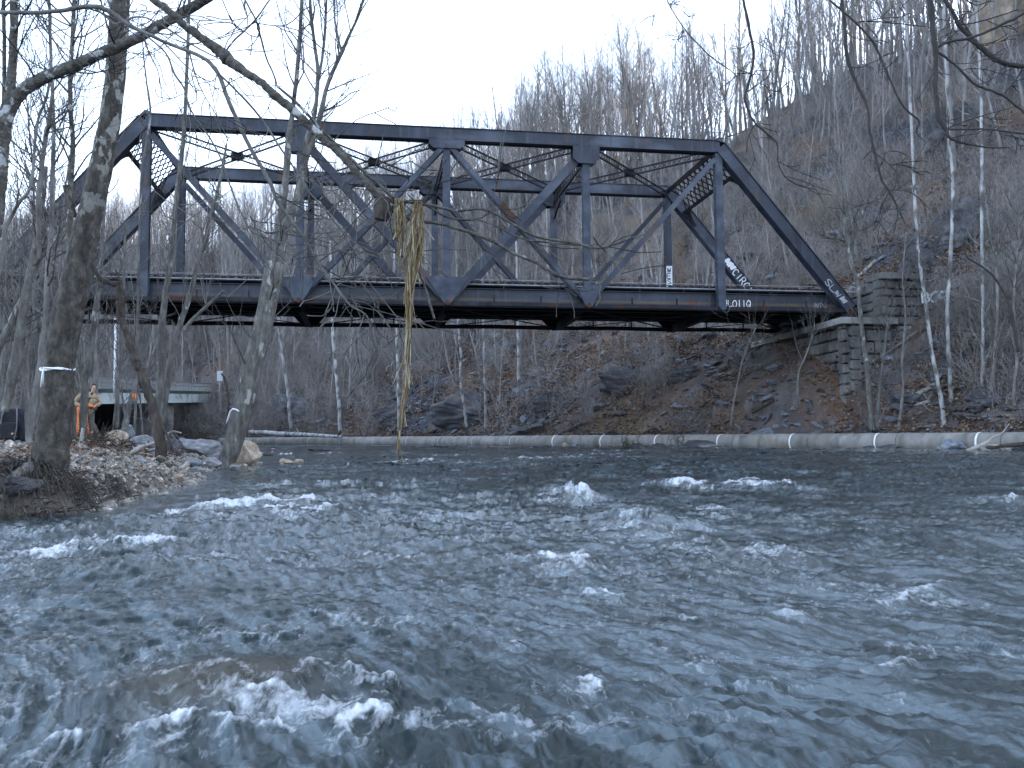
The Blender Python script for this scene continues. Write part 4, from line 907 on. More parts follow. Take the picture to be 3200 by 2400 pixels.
# ------------------------------------------------------------------ bare trees of the hillside
def hill_tree(name, Ht, r0, seed, bark, nb=13, lev=2, first=.3, lean=.05, up=.16, spread=(.35, .75)):
    rg = random.Random(seed); b = MB(); n = 9; p = Vector((0, 0, -.6)); d = Vector((rg.gauss(0, lean), rg.gauss(0, lean), 1)).normalized(); pts = [p.copy()]; rad = [r0*1.15]
    for i in range(n):
        d = (d+Vector((rg.gauss(0, .05), rg.gauss(0, .05), .05))).normalized(); p = p+d*((Ht+.6)/n); pts.append(p.copy()); rad.append(max(.012, r0*(1-.88*(i+1)/n)))
    b.tube(pts, rad, 7, cap=False)
    for k in range(nb):
        f = first+(1-first)*(k+rg.random())/nb; i = min(n-1, int(f*n)); q = pts[i].lerp(pts[i+1], f*n-i); a_ = rg.uniform(0, 6.283); e = rg.uniform(*spread)
        nd = Vector((math.cos(a_)*math.sin(e), math.sin(a_)*math.sin(e), math.cos(e)))
        grow(b, q, nd, Ht*rg.uniform(.2, .36)*(1.15-.6*f), max(.014, rad[i]*rg.uniform(.4, .65)), lev, rg, up, .13, 5, (3, 5), (.4, .85), (.35, .6), .007)
    me_o = b.build(name, MT[bark]); return me_o
protoC = bpy.data.collections.new('tree_shapes')
protos = []
for i in range(10):
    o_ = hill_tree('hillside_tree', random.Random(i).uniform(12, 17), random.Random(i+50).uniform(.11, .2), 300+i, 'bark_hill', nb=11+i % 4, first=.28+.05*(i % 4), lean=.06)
    protos.append(o_)
for i in range(3):
    o_ = hill_tree('hillside_tree', 9+2*i, .085+.02*i, 340+i, 'bark_pale', nb=10, first=.3, lean=.04); protos.append(o_)
for o_ in protos:
    COL.objects.unlink(o_); protoC.objects.link(o_)
def place_tree(o_, p, sc, rz, label, group, cat='tree'):
    c = o_.copy(); COL.objects.link(c); c.location = p; c.scale = (sc, sc, sc); c.rotation_euler = (random.gauss(0, .05), random.gauss(0, .05), rz); tag(c, label, cat, group); return c
def scatter(name, pts, rots, scl, idx, coll, label=None, cat=None):
    """stuff: one object whose copies are set on its points"""
    me = bpy.data.meshes.new(name); me.vertices.add(len(pts)); me.vertices.foreach_set('co', np.asarray(pts, np.float32).ravel())
    a_ = me.attributes.new('rot', 'FLOAT_VECTOR', 'POINT'); a_.data.foreach_set('vector', np.asarray(rots, np.float32).ravel())
    a_ = me.attributes.new('scl', 'FLOAT_VECTOR', 'POINT'); a_.data.foreach_set('vector', np.asarray(scl, np.float32).ravel())
    a_ = me.attributes.new('idx', 'INT', 'POINT'); a_.data.foreach_set('value', np.asarray(idx, np.int32))
    o_ = bpy.data.objects.new(name, me); COL.objects.link(o_)
    ng = bpy.data.node_groups.new(name, 'GeometryNodeTree'); ng.interface.new_socket('Geometry', in_out='INPUT', socket_type='NodeSocketGeometry'); ng.interface.new_socket('Geometry', in_out='OUTPUT', socket_type='NodeSocketGeometry')
    N = ng.nodes; L = ng.links; gi = N.new('NodeGroupInput'); go = N.new('NodeGroupOutput'); ip = N.new('GeometryNodeInstanceOnPoints'); ci = N.new('GeometryNodeCollectionInfo')
    ci.inputs['Collection'].default_value = coll; ci.inputs['Separate Children'].default_value = True; ci.inputs['Reset Children'].default_value = True
    L.new(gi.outputs[0], ip.inputs['Points']); L.new(ci.outputs[0], ip.inputs['Instance']); ip.inputs['Pick Instance'].default_value = True
    for nm, ty, sk in (('rot', 'FLOAT_VECTOR', 'Rotation'), ('scl', 'FLOAT_VECTOR', 'Scale'), ('idx', 'INT', 'Instance Index')):
        na = N.new('GeometryNodeInputNamedAttribute'); na.data_type = ty; na.inputs['Name'].default_value = nm; L.new(na.outputs['Attribute'], ip.inputs[sk])
    L.new(ip.outputs[0], go.inputs[0]); md = o_.modifiers.new('scatter', 'NODES'); md.node_group = ng
    tag(o_, label, cat, kind='stuff'); return o_
def in_view(p, pad=.06):
    return p.y > 1 and abs(p.x/p.y) < .565+pad
rt = np.random.default_rng(11)
nT = 6000
q_ = np.where(rt.random(nT) < .74, rt.uniform(-60, 330, nT), rt.uniform(60, 330, nT)); d_ = np.where(rt.random(nT) < .93, rt.uniform(3.5, 70, nT), rt.uniform(60, 100, nT))
hx, hy, hz = hill(q_, d_)
abx = (hx-X0)*BD.x+(hy-Y0)*BD.y; aby = (hx-X0)*BQ.x+(hy-Y0)*BQ.y
ok = ~((abx > 17) & (abx < 40) & (aby > -2.2) & (aby < 12)) & ~((abx > -26) & (abx < 24) & (aby > -2.5) & (aby < 11.5)) & (hy > 20)
ok &= ~((q_ < 42) & (d_ < 50) & (rt.random(nT) < .45)) & ~((d_ < 30) & (rt.random(nT) < .35)) & ~((np.abs(hx/hy) < .5) & (hx/hy > .02) & (hy < 75) & (d_ < 12))
dist = np.hypot(hx, hy); vis = np.abs(hx/np.maximum(hy, 1)) < .63
cand = [i for i in range(nT) if ok[i]]
cand.sort(key=lambda i: (not vis[i], dist[i]))
ind = cand[:300]; rest = cand[300:]
zl = [('bare grey tree on the steep slope seen through the bridge trusses', 'bare trees on the slope behind the bridge'), ('bare grey tree on the steep slope right of the bridge', 'bare trees on the slope right of the bridge'), ('thin pale barked tree on the wooded slope across the river', 'pale barked trees on the far slope')]
for i in ind:
    pale = rt.random() < (.06 if hx[i]/hy[i] > -.2 else .03); k = 10+int(rt.integers(3)) if pale else int(rt.integers(10))
    z_ = zl[2] if pale else (zl[1] if hx[i]/hy[i] > .22 else zl[0])
    sc = rt.uniform(.5, 1.0)*(.75 if d_[i] < 15 else 1)*(1.3 if d_[i] > 42 else 1)
    place_tree(protos[k], (hx[i], hy[i], hz[i]), sc, rt.uniform(0, 6.28), z_[0], z_[1])
n_ = len(rest)
scatter('distant_wood', np.c_[hx[rest], hy[rest], hz[rest]], np.c_[rt.normal(0, .06, n_), rt.normal(0, .06, n_), rt.uniform(0, 6.28, n_)], np.repeat((rt.uniform(.6, 1.1, n_)*np.where((d_[rest] > 42) & (q_[rest] < 90), 1.3, 1))[:, None], 3, 1), rt.integers(0, 10, n_), protoC, 'mass of bare grey woodland covering the ridge', 'woodland')
# white stems below and beside the bridge, and the pale trees of the right bank
st = [
 ('white stemmed sapling furthest left under the bridge deck', [(629,930,7),(622,850,7),(612,780,6),(604,722,6),(600,640,5),(597,560,4),(596,480,3)], 84),
 ('white stemmed sapling just left of centre under the deck', [(735,935,8),(731,860,7),(722,760,6),(718,703,6),(716,600,5),(713,520,4)], 80),
 ('thin white stem left of the hanging dried grass', [(862,935,6),(860,820,6),(856,700,5),(853,600,4),(851,520,3)], 76),
 ('white stem right of the hanging dried grass with a kink halfway', [(1008,925,6),(1003,880,6),(994,820,5),(996,770,5),(991,714,5),(988,620,4),(985,540,3)], 72),
 ('straight white stem under the middle of the bridge', [(1049,930,6),(1048,850,6),(1046,760,6),(1045,700,6),(1042,600,4),(1040,520,3)], 71),
 ('short white stem halfway up the leafy slope under the deck', [(1120,825,7),(1120,770,6),(1119,707,6),(1117,600,5),(1115,520,4)], 76),
]
for i, (lb, pth, Y) in enumerate(st):
    px_tree('white_sapling', lb, 'tree', [pth], Y, 'bark_pale', 8, 3.0, 2, 400+i, group='white stems across the river', sides=7, twmat='twig', rough=.1)
rb = [
 ('slim white barked tree on the right bank nearest the wing wall', [[(2040,925,12),(2034,870,10),(2020,797,8),(2012,755,8),(1997,638,8),(1990,590,7),(1982,526,7),(1975,410,7),(1971,320,6),(1966,207,7),(1960,90,6),(1955,-60,5)]], 45, 'bark_pale', 22),
 ('straight white barked tree, middle of the three on the right bank', [[(2056,925,11),(2053,830,9),(2048,740,8),(2046,672,8),(2051,600,8),(2054,545,8),(2058,395,7),(2050,300,7),(2046,190,7),(2040,50,7),(2036,-80,6)]], 45.5, 'bark_pale', 20),
 ('thin white barked tree with upswept twigs, rightmost of the three', [[(2119,925,9),(2122,820,8),(2123,770,8),(2123,620,8),(2121,470,7),(2121,320,7),(2118,180,6),(2110,40,5),(2106,-60,4)]], 44.5, 'bark_pale', 26),
 ('dark grey tree between the white barked trees and the right edge', [[(2135,922,12),(2134,870,11),(2148,793,9),(2152,720,8),(2155,666,8),(2152,590,7),(2140,520,6),(2130,430,5)]], 44, 'bark', 22),
 ('grey forked tree in front of the wing wall', [[(1884,930,14),(1880,880,12),(1870,778,11),(1864,730,10),(1859,684,10),(1851,609,10),(1840,575,10),(1829,500,8),(1818,413,6),(1812,330,4)],[(1838,560,7),(1846,510,6),(1862,460,5),(1880,420,3)],[(1836,545,6),(1826,520,5),(1790,512,4),(1760,500,3)]], 46.5, 'bark_mid', 18),
 ('small pale bent tree at the foot of the abutment', [[(1727,875,5),(1722,840,5),(1727,800,4),(1740,770,4),(1752,735,3),(1760,700,2)]], 47.5, 'bark_mid', 14),
 ('thin leaning sapling below the far end of the bridge deck', [[(1578,920,5),(1585,870,5),(1597,810,4),(1606,770,4),(1618,740,3),(1634,705,2)]], 50, 'bark_mid', 14),
 ('bushy grey sapling on the bank below the wing wall', [[(1895,925,8),(1898,860,7),(1905,800,6),(1912,740,5),(1918,690,3)]], 44.5, 'bark', 26),
 ('grey sapling standing between the wing wall and the white trees', [[(1940,930,7),(1950,850,6),(1948,780,6),(1956,690,5),(1950,600,4),(1958,500,3)]], 45, 'bark', 28),
 ('grey sapling at the right edge of the picture above the driftwood', [[(2195,930,9),(2190,850,8),(2198,760,7),(2190,650,6),(2200,520,5),(2196,400,4)]], 43, 'bark', 30),
]
for i, (lb, stt, Y, bk, nt_) in enumerate(rb):
    px_tree('bank_tree', lb, 'tree', stt, Y, bk, nt_, 2.4, 2, 500+i, group='trees along the right bank', sides=8, twmat='bark_pale' if bk == 'bark_pale' and i == 2 else 'twig', lo=.25, rough=.1, up=.22)
# more saplings over the left bank, out to the embankment
rg = random.Random(77)
lp = []
for i in range(10):
    b_ = hill_tree('bank_sapling', rg.uniform(6, 11), rg.uniform(.05, .1), 600+i, 'bark', nb=9, lev=2, first=.25, lean=.13, up=.14); lp.append(b_); COL.objects.unlink(b_)
k = 0
while k < 64:
    y_ = rg.uniform(20, 62); s_ = rg.uniform(-.62, -.33); x_ = s_*y_
    d0 = -float(sdist(LBK, np.array([x_]), np.array([y_]))[0])
    if d0 < 1.5: continue
    lx = (x_-X0)*BD.x+(y_-Y0)*BD.y; ly = (x_-X0)*BQ.x+(y_-Y0)*BQ.y
    if -1.2 < ly < W+1.2 and lx > -30: continue
    if x_/y_ > -.5 and (y_ < 34 or rg.random() < .6): continue
    onfill = lx < -18 and -8 < ly < 17
    place_tree(lp[k % 10], (x_, y_, float(left_bank(x_, y_))-.05), rg.uniform(.6, 1.0)*(.55 if onfill else 1), rg.uniform(0, 6.28), 'thin grey sapling among the trees on the left bank' if not onfill else 'thin grey sapling on the dark slope beside the left end of the bridge', 'thin trees on the left bank' if not onfill else 'thin trees beside the left abutment'); k += 1

# ------------------------------------------------------------------ where a line of sight meets the land
from mathutils.bvhtree import BVHTree
def bvh(name):
    me = bpy.data.objects[name].data; return BVHTree.FromPolygons([v.co for v in me.vertices], [tuple(p.vertices) for p in me.polygons])
BH, BB = bvh('hillside'), bvh('river_bank')
def hit(tree, u, v):
    d = ray(u, v).normalized(); r = tree.ray_cast(Vector((0, 0, 0)), d, 600); return r[0]
def on_hill(u, v, Y=60):
    return hit(BH, u, v) or at(u, v, Y)
def on_bank(u, v, Y=28):
    p = hit(BB, u, v)
    if p is None or p.y > 45: p = at(u, v, Y); p.z = float(left_bank(p.x, p.y))
    return p

# ------------------------------------------------------------------ rocks
def rock_mesh(name, m, seed, sub=3, rough=.22, cuts=7, flat=1.0, strata=False):
    import bmesh
    rg = random.Random(seed); bm = bmesh.new(); bmesh.ops.create_icosphere(bm, subdivisions=sub, radius=1)
    pl = []
    for _ in range(cuts):
        n = Vector((rg.gauss(0, 1), rg.gauss(0, 1), rg.gauss(0, .8))).normalized(); pl.append((n, rg.uniform(.55, .85)))
    from mathutils import noise as mn
    off = Vector((seed*3.7, seed*1.3, -seed*2.1))
    for v in bm.verts:
        p = v.co.copy()
        for n, d in pl:
            e = p.dot(n)-d
            if e > 0: p -= n*e*.93
        k = rough*mn.noise(p*1.3+off)+.55*rough*mn.noise(p*3.1+off)+(.3*rough*mn.noise(p*7+off)+.18*rough*mn.noise(p*15+off) if sub > 3 else 0)
        if strata: k += .09*(abs((p.z*5+p.x*2.2+mn.noise(p*2+off)*1.2) % 1-.5)*2-.5)
        v.co = p*(1+k); v.co.z *= flat
    me = bpy.data.meshes.new(name); bm.to_mesh(me); bm.free(); me.materials.append(m)
    for p in me.polygons: p.use_smooth = sub > 4
    return me
def rock(name, label, cat, p, size, m, seed, rz=0, group=None, sink=.25, sub=3, cuts=7, rough=.22, tilt=0, strata=False):
    o_ = bpy.data.objects.new(name, rock_mesh(name, m, seed, sub, rough, cuts, 1.0, strata)); COL.objects.link(o_)
    o_.scale = size; o_.rotation_euler = (tilt, 0, rz); o_.location = Vector(p)+Vector((0, 0, size[2]*(1-2*sink)*.8)); return tag(o_, label, cat, group)
BL = [ # u, v(base), width px, height px, material, label, kind of place
 (436,985,105,34,'rock_grey','long pale grey bedrock slab between the snag and the leaning tree',0),(470,1000,60,22,'rock_grey','low grey slab at the foot of the leaning tree',0),(410,1005,40,16,'rock_blue','small blue grey slab beside the shallow edge',0),
 (309,968,46,24,'rock_grey','pale grey boulder left of the dark snag',0),(248,962,50,27,'rock_tan','pinkish tan rounded boulder behind the debris pile',0),(271,952,30,30,'rock_blue','upright blue grey block with pale streaks on the gravel bar',0),(350,955,40,22,'rock_grey','light grey boulder right behind the dark snag',0),
 (374,985,36,34,'rock_dark','dark grey pointed boulder right of the snag',0),(531,1008,56,50,'rock_tan','big tan and white angular boulder at the water edge',0),(531,970,44,30,'rock_grey','grey boulder behind the big tan one',0),(440,955,50,16,'rock_tan','flat olive tan rock behind the pale slab',0),
 (45,1062,70,34,'rock_dark','dark slate boulder left of the roots of the big tree',0),(395,962,22,14,'rock_blue','small grey blue stone in the middle of the boulders',0),(330,985,26,14,'rock_blue','small slate stone in front of the dark snag',0),(497,1016,30,14,'rock_grey','small grey stone in the shallows by the leaning tree',0),
 (455,1012,44,20,'rock_grey','low pale boulder in the shallows left of the leaning tree',0),(425,1022,30,12,'rock_grey','small pale stone at the tip of the gravel bar',0),(385,1040,34,14,'rock_tan','tan stone at the water edge right of the snag',0),(300,1000,30,14,'rock_grey','pale stone in the gravel before the boulders',0),(555,1012,30,12,'rock_grey','small pale stone right of the big tan boulder',0),
 (617,1003,26,13,'rock_tan','left of two small tan stones standing in the current',1),(643,1002,22,10,'rock_tan','right of two small tan stones standing in the current',1),(575,985,34,8,'rock_dark','low dark rock awash beyond the big tan boulder',1),(690,975,46,6,'rock_dark','long dark rock just awash near the far pipe',1),
 (1508,962,66,16,'rock_dark','dark rounded boulder leaning on the pipe right of centre',2),(1420,966,24,9,'rock_dark','small dark boulder among the flat rocks at the pipe',2),(1378,966,34,9,'rock_dark','dark flat boulder under the middle of the pipe',2),(1221,966,14,9,'rock_tan','small tan stone left of the waterline rocks',2),(1246,962,26,9,'rock_blue','blue grey rock next to the small tan stone',2),
 (1480,969,70,9,'rock_grey','pale flat slab lying in front of the dark boulder',2),(1540,969,50,8,'rock_grey','pale flat rock at the right end of the waterline rocks',2),(1921,983,48,11,'rock_dark','flat dark rock in the water left of the driftwood',2),(1878,979,24,8,'rock_dark','small dark rock in the water before the pipe',2),(2064,988,52,24,'rock_blue','grey blue domed boulder beside the driftwood',2),(2030,988,30,8,'rock_grey','low pale rock left of the domed boulder',2),(2175,985,60,9,'rock_grey','long pale flat rock right of the driftwood',2),(2205,975,40,16,'rock_dark','dark rock at the right edge in front of the pipe',2),
]
for i, (u, v, w, h, m, lb, kd) in enumerate(BL):
    if kd == 0: p = on_bank(u, v)
    else: p = on_water(u, v)
    if kd == 2:
        q = np.argmin(np.hypot(RS[:, 0]-p.x, RS[:, 1]-p.y)); sd_ = float(sdist(RB, np.array([p.x]), np.array([p.y]))[0])
        Yc = p.y
        while float(sdist(RB, np.array([ray(u, v).x*Yc]), np.array([Yc]))[0]) < -1.1 and Yc < 120: Yc += .2
        while float(sdist(RB, np.array([ray(u, v).x*Yc]), np.array([Yc]))[0]) > -.9 and Yc > 20: Yc -= .2
        p = Vector((ray(u, v).x*Yc, Yc, float(zw(Yc))))
    sx = px(w, p.y)/1.55; sz = px(h, p.y)/1.25
    rock('boulder', lb, 'boulder', p, (sx, sx*.75, sz), MT[m], 20+i, rz=(i*1.3) % .6, group='boulders on the left bank' if kd == 0 else ('stones in the current' if kd == 1 else 'rocks along the pipe'), sink=.3 if kd else .22, sub=4 if w > 45 else 3, cuts=9, rough=.18)
OC = [ # bedrock standing out of the far hillside
 (1010,905,190,75,'dark bedrock outcrop low on the slope right of the hanging grass'),(850,905,120,50,'dark bedrock outcrop left of the hanging grass'),(640,890,110,60,'grey bedrock outcrop behind the leaning tree with three stems'),(1360,835,120,60,'dark bedrock outcrop on the leafy slope under the bridge deck'),(1190,880,110,60,'dark bedrock outcrop in the middle below the deck'),(1150,935,110,36,'low dark rock at the foot of the slope behind the pipe'),(1480,815,70,40,'small dark rock ledge left of the abutment'),
 (2060,300,150,90,'blue grey cliff face high on the right behind the white barked trees'),(2110,500,170,110,'dark cliff face at the right with sprayed white marks'),(2000,585,120,70,'grey rock face just above the wing wall'),(1880,480,90,50,'grey ledge on the slope right of the end post'),(2180,640,90,60,'grey rock at the right edge above the bank'),(1960,870,100,40,'grey slate outcrop at the foot of the right bank'),(2130,870,110,40,'dark slate ledge behind the right bank trees'),(1660,560,110,24,'thin dark ledge on the slope above the end post'),
]
for i, (u, v, w, h, lb) in enumerate(OC):
    p = on_hill(u, v); sx = px(w, p.y)/1.9; sz = px(h, p.y)/1.5
    rock('rock_outcrop', lb, 'rock', p-Vector((0, 0, sz*.1)), (sx, sx*.55, sz), MT['rock_dark'] if 'dark' in lb or i % 2 else MT['rock_slate'], 70+i, rz=-.5+(i % 5)*.2, group='bedrock outcrops on the far slope', sink=.35, sub=5, cuts=16, rough=.4, strata=True)
tw_p = at(2205, 60, 92); o_ = rock('rock_tower', 'tall tan rock pinnacle on the ridge in the top right corner', 'rock', at(2196, 110, 86)-Vector((0, 0, 3)), (4.4, 4.0, 7.4), MT['rock_tan'], 99, sink=.0, sub=5, cuts=14, rough=.35, strata=True)
# sprayed marks on the cliff and the wall end
def marks(txt, u, v, hpx, lb, seed, Y=None):
    p = on_hill(u, v, 60); h = px(hpx, p.y); n = -ray(u, v).normalized()
    o_ = graffiti(txt, p+n*1.9-Vector((h, 0, h*.5)), (1, .1, 0), (0, 0, 1), (n.x, n.y, 0), h, None, MT['white_paint'], w=.9, th=h*.18, gap=.15, seed=seed, name='graffiti'); return o_
b = MB(); rg = random.Random(8)
wp = b2w(nx(6)+7.4, -.9, 1.7)
wp = at(2008, 668, 51.2)
o_ = rock('boulder', 'pale painted boulder with white graffiti at the end of the wing wall', 'boulder', wp, (1.3, 1.0, .75), MT['rock_grey'], 131, sink=.1, cuts=9)
g = empty('graffiti', at(2010, 625, 50.0)); 
bpy.data.objects.remove(g)
gr = graffiti('BOR', Vector((-.85, -1.0, -.22)), (1, 0, 0), (0, 0, 1), (0, -1, 0), .55, None, MT['white_paint'], w=.8, th=.13, gap=.12, seed=15)
gr.parent = o_; gr.scale = (1/1.3, 1/1.0, 1/.75); gr.location = (0, 0, 0)

# gravel: stones nobody could count, on the bar
gc = bpy.data.collections.new('gravel_shapes')
for i in range(8):
    gc.objects.link(bpy.data.objects.new('gravel_shape', rock_mesh('gravel_shape', MT['gravel'], 200+i, 2, .15, 6, .65)))
rn = np.random.default_rng(4); n_ = 150000
gx_ = rn.uniform(-22, -4.5, n_); gy_ = rn.uniform(9, 36, n_); dd = -sdist(LBK, gx_, gy_)
dens = np.clip(1.25-dd/5.5, .05, 1)*(.35+.65*(fbm(gx_/1.6, gy_/1.6, 2, 7) > -.15))*np.clip((gy_-9.8)/2, .1, 1)
k_ = (dd > -.45) & (rn.random(n_) < dens) & (gx_/gy_ > -.66); gx_, gy_, dd = gx_[k_], gy_[k_], dd[k_]; n_ = len(gx_)
gs_ = rn.lognormal(-3.65, .5, n_).clip(.012, .16)
gz_ = left_bank(gx_, gy_)
scatter('gravel', np.c_[gx_, gy_, gz_+gs_*.2], rn.uniform(0, 6.28, (n_, 3))*np.array([.15, .15, 1]), np.c_[gs_*rn.uniform(.8, 1.5, n_), gs_, gs_*rn.uniform(.6, 1.1, n_)], rn.integers(0, 8, n_), gc, 'rounded grey and tan stones covering the gravel bar', 'gravel')
# loose slate and talus on the far slope
n_ = 5200; q_ = rn.uniform(-30, 110, n_); d_ = np.abs(rn.normal(0, 9, n_))+.9; x_, y_, z_ = hill(q_, d_); sc_ = rn.lognormal(-1.7, .55, n_).clip(.06, .9)
tc_ = bpy.data.collections.new('talus_shapes')
for i in range(6): tc_.objects.link(bpy.data.objects.new('talus_shape', rock_mesh('talus_shape', MT['rock_dark' if i % 2 else 'rock_blue'], 240+i, 2, .2, 8, .5)))
scatter('loose_rock', np.c_[x_, y_, z_], rn.normal(0, .35, (n_, 3))+np.c_[np.zeros(n_), np.zeros(n_), rn.uniform(0, 6.28, n_)], np.c_[sc_*1.4, sc_, sc_*.6], rn.integers(0, 6, n_), tc_, 'loose dark slate lying over the lower slope', 'rock')
# brush: leafless shrubs over the slopes
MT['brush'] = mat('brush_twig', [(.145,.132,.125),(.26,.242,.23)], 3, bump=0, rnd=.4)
bc = bpy.data.collections.new('brush_shapes')
for i in range(7):
    rg = random.Random(800+i); b = MB()
    for k in range(9):
        a_ = rg.uniform(0, 6.28); e = abs(rg.gauss(0, .5))
        grow(b, (rg.gauss(0, .25), rg.gauss(0, .25), -.1), (math.cos(a_)*math.sin(e), math.sin(a_)*math.sin(e), math.cos(e)), rg.uniform(1.2, 2.8), rg.uniform(.009, .02), 2, rg, .06, .16, 5, (3, 5), (.35, .8), (.35, .6), .0045)
    o_ = b.build('brush_shape', MT['brush']); COL.objects.unlink(o_); bc.objects.link(o_)
n_ = 15000; q_ = rn.uniform(-45, 260, n_); d_ = np.where(rn.random(n_) < .5, np.abs(rn.normal(4, 14, n_))+1.2, rn.uniform(3, 78, n_)); x_, y_, z_ = hill(q_, d_)
ax_ = (x_-X0)*BD.x+(y_-Y0)*BD.y; ay_ = (x_-X0)*BQ.x+(y_-Y0)*BQ.y
k_ = ~((ax_ > 17) & (ax_ < 33) & (ay_ > -1.6) & (ay_ < 11)) & (y_ > 25) & (rn.random(n_) < np.clip(.75+fbm(x_/9, y_/9, 2, 55), .15, 1))
k_ &= ~((ax_ > -3) & (ax_ < 26) & (ay_ > -6) & (ay_ < 45) & (d_ < 24) & (rn.random(n_) < .8))
x_, y_, z_ = x_[k_], y_[k_], z_[k_]; n_ = len(x_); sc_ = rn.uniform(.5, 1.35, n_)
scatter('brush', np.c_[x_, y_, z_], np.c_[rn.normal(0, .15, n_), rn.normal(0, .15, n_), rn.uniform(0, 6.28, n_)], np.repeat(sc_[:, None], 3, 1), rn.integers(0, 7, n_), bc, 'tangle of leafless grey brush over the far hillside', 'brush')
n_ = 1500; x_ = rn.uniform(-60, -8, n_); y_ = rn.uniform(20, 78, n_); dd = -sdist(LBK, x_, y_); ax_ = (x_-X0)*BD.x+(y_-Y0)*BD.y; ay_ = (x_-X0)*BQ.x+(y_-Y0)*BQ.y
k_ = (dd > 2.0) & (x_/y_ > -.75) & ~((ax_ > -29) & (ay_ > -1.3) & (ay_ < W+1.3)) & ((y_ > 33) | (x_/y_ < -.56)) & ~((x_/y_ > -.53) & (y_ > 24)); x_, y_ = x_[k_], y_[k_]; n_ = len(x_); sc_ = rn.uniform(.4, .95, n_)
scatter('brush', np.c_[x_, y_, left_bank(x_, y_)], np.c_[rn.normal(0, .15, n_), rn.normal(0, .15, n_), rn.uniform(0, 6.28, n_)], np.repeat(sc_[:, None], 3, 1), rn.integers(0, 7, n_), bc, 'leafless grey brush over the left bank and the embankment', 'brush')
# fallen leaves on the slope under the bridge
MT['leaf'] = mat('dead_leaf', [(.08,.05,.036),(.16,.1,.066),(.26,.19,.135)], 2, bump=0, rnd=.5)
lc = bpy.data.collections.new('leaf_shapes')
for i in range(3):
    b = MB(); rg = random.Random(i)
    for k in range(14):
        c = Vector((rg.gauss(0, .35), rg.gauss(0, .35), rg.uniform(0, .05))); a_ = rg.uniform(0, 6.28); s_ = rg.uniform(.06, .11); d1 = Vector((math.cos(a_), math.sin(a_), rg.uniform(-.3, .6)))*s_; d2 = Vector((-math.sin(a_), math.cos(a_), rg.uniform(-.3, .6)))*s_*.7
        b.add([c-d1, c+d2*.8+Vector((0, 0, .02)), c+d1, c-d2*.8], [(0, 1, 2, 3)])
    o_ = b.build('leaf_shape', MT['leaf']); COL.objects.unlink(o_); lc.objects.link(o_)
n_ = 20000; q_ = rn.uniform(-30, 95, n_); d_ = np.abs(rn.normal(0, 14, n_))+1.0; x_, y_, z_ = hill(q_, d_); k_ = fbm(x_/3.5, y_/3.5, 3, 66) > -.05; x_, y_, z_ = x_[k_], y_[k_], z_[k_]; n_ = len(x_)
scatter('fallen_leaves', np.c_[x_, y_, z_+.04], np.c_[rn.normal(0, .3, n_), rn.normal(0, .3, n_), rn.uniform(0, 6.28, n_)], np.repeat(rn.uniform(.8, 1.5, n_)[:, None], 3, 1), rn.integers(0, 3, n_), lc, 'rust brown fallen leaves on the slope below the bridge', 'leaves')

n_ = 2200; x_ = rn.uniform(-20, -5, n_); y_ = rn.uniform(10, 34, n_); dd = -sdist(LBK, x_, y_); k_ = (dd > .3) & (fbm(x_/1.5, y_/1.5, 3, 88) > .0); x_, y_ = x_[k_], y_[k_]; n_ = len(x_)
scatter('fallen_leaves', np.c_[x_, y_, left_bank(x_, y_)+.05], np.c_[rn.normal(0, .3, n_), rn.normal(0, .3, n_), rn.uniform(0, 6.28, n_)], np.repeat(rn.uniform(.3, .6, n_)[:, None], 3, 1), rn.integers(0, 3, n_), lc, 'brown leaf litter between the stones of the gravel bar', 'leaves')

# ------------------------------------------------------------------ logs and drift
def log(label, pts, w0, w1, m, seed, name='fallen_log', cat='log', group=None, kn=0):
    rg = random.Random(seed); P3 = [Vector(q) for q in smooth_path([tuple(p) for p in pts], 5)]; n = len(P3); rad = [w0+(w1-w0)*i/(n-1) for i in range(n)]
    P3, rad = roughen(P3, rad, rg, .1); b = MB(); b.tube(P3, rad, 8)
    for k in range(kn):
        i = rg.randint(1, n-2); t = (P3[i+1]-P3[i]).normalized(); a_ = t.orthogonal(); a_.rotate(Quaternion(t, rg.uniform(0, 6.28))); grow(b, P3[i], (a_+t*.4).normalized()+Vector((0, 0, .3)), rg.uniform(.3, 1.2), rad[i]*.4, 1, rg, .05, .2, 4)
    return tag(b.build(name, MT[m], smooth=True), label, cat, group)
H_ = lambda u, v, dz=.12: on_hill(u, v)+Vector((0, 0, dz))
log('long pale log leaning down the slope right of the abutment', [H_(1983,731,.4), H_(1930,765,.3), H_(1880,795,.25), H_(1842,815,.2)], .07, .11, 'bark_mid', 1, kn=3)
log('short pale log on the bank below the white barked trees', [H_(2030,830), H_(2000,846), H_(1970,865)], .1, .16, 'drift', 2, kn=3)
log('dark log lying on the leafy slope left of the abutment', [H_(1606,782), H_(1580,795), H_(1555,804)], .14, .18, 'bark_dark', 3, kn=2)
log('dark slanting log at the foot of the abutment slope', [H_(1672,868), H_(1640,885), H_(1625,893)], .14, .18, 'bark_dark', 4)
log('thin pale log crossing the slope high behind the end post', [H_(1893,566), H_(1868,590), H_(1850,607)], .12, .17, 'drift', 5)
log('pale log lying flat on the right bank near the right edge', [H_(2212,725), H_(2120,728), H_(2060,726)], .08, .12, 'drift', 6, kn=4)
log('branching pale deadwood on the right bank behind the pipe', [H_(1905,888), H_(1960,882), H_(2010,872)], .06, .1, 'drift', 7, kn=8)
log('dark log along the foot of the slope behind the right bank trees', [H_(2090,888), H_(2060,893), H_(2035,900)], .12, .16, 'bark_dark', 8, kn=2)
w1, w2, w3 = [pipe_at(q)+Vector((.0, 0, PR+.16)) for q in (78, 66, 54)]
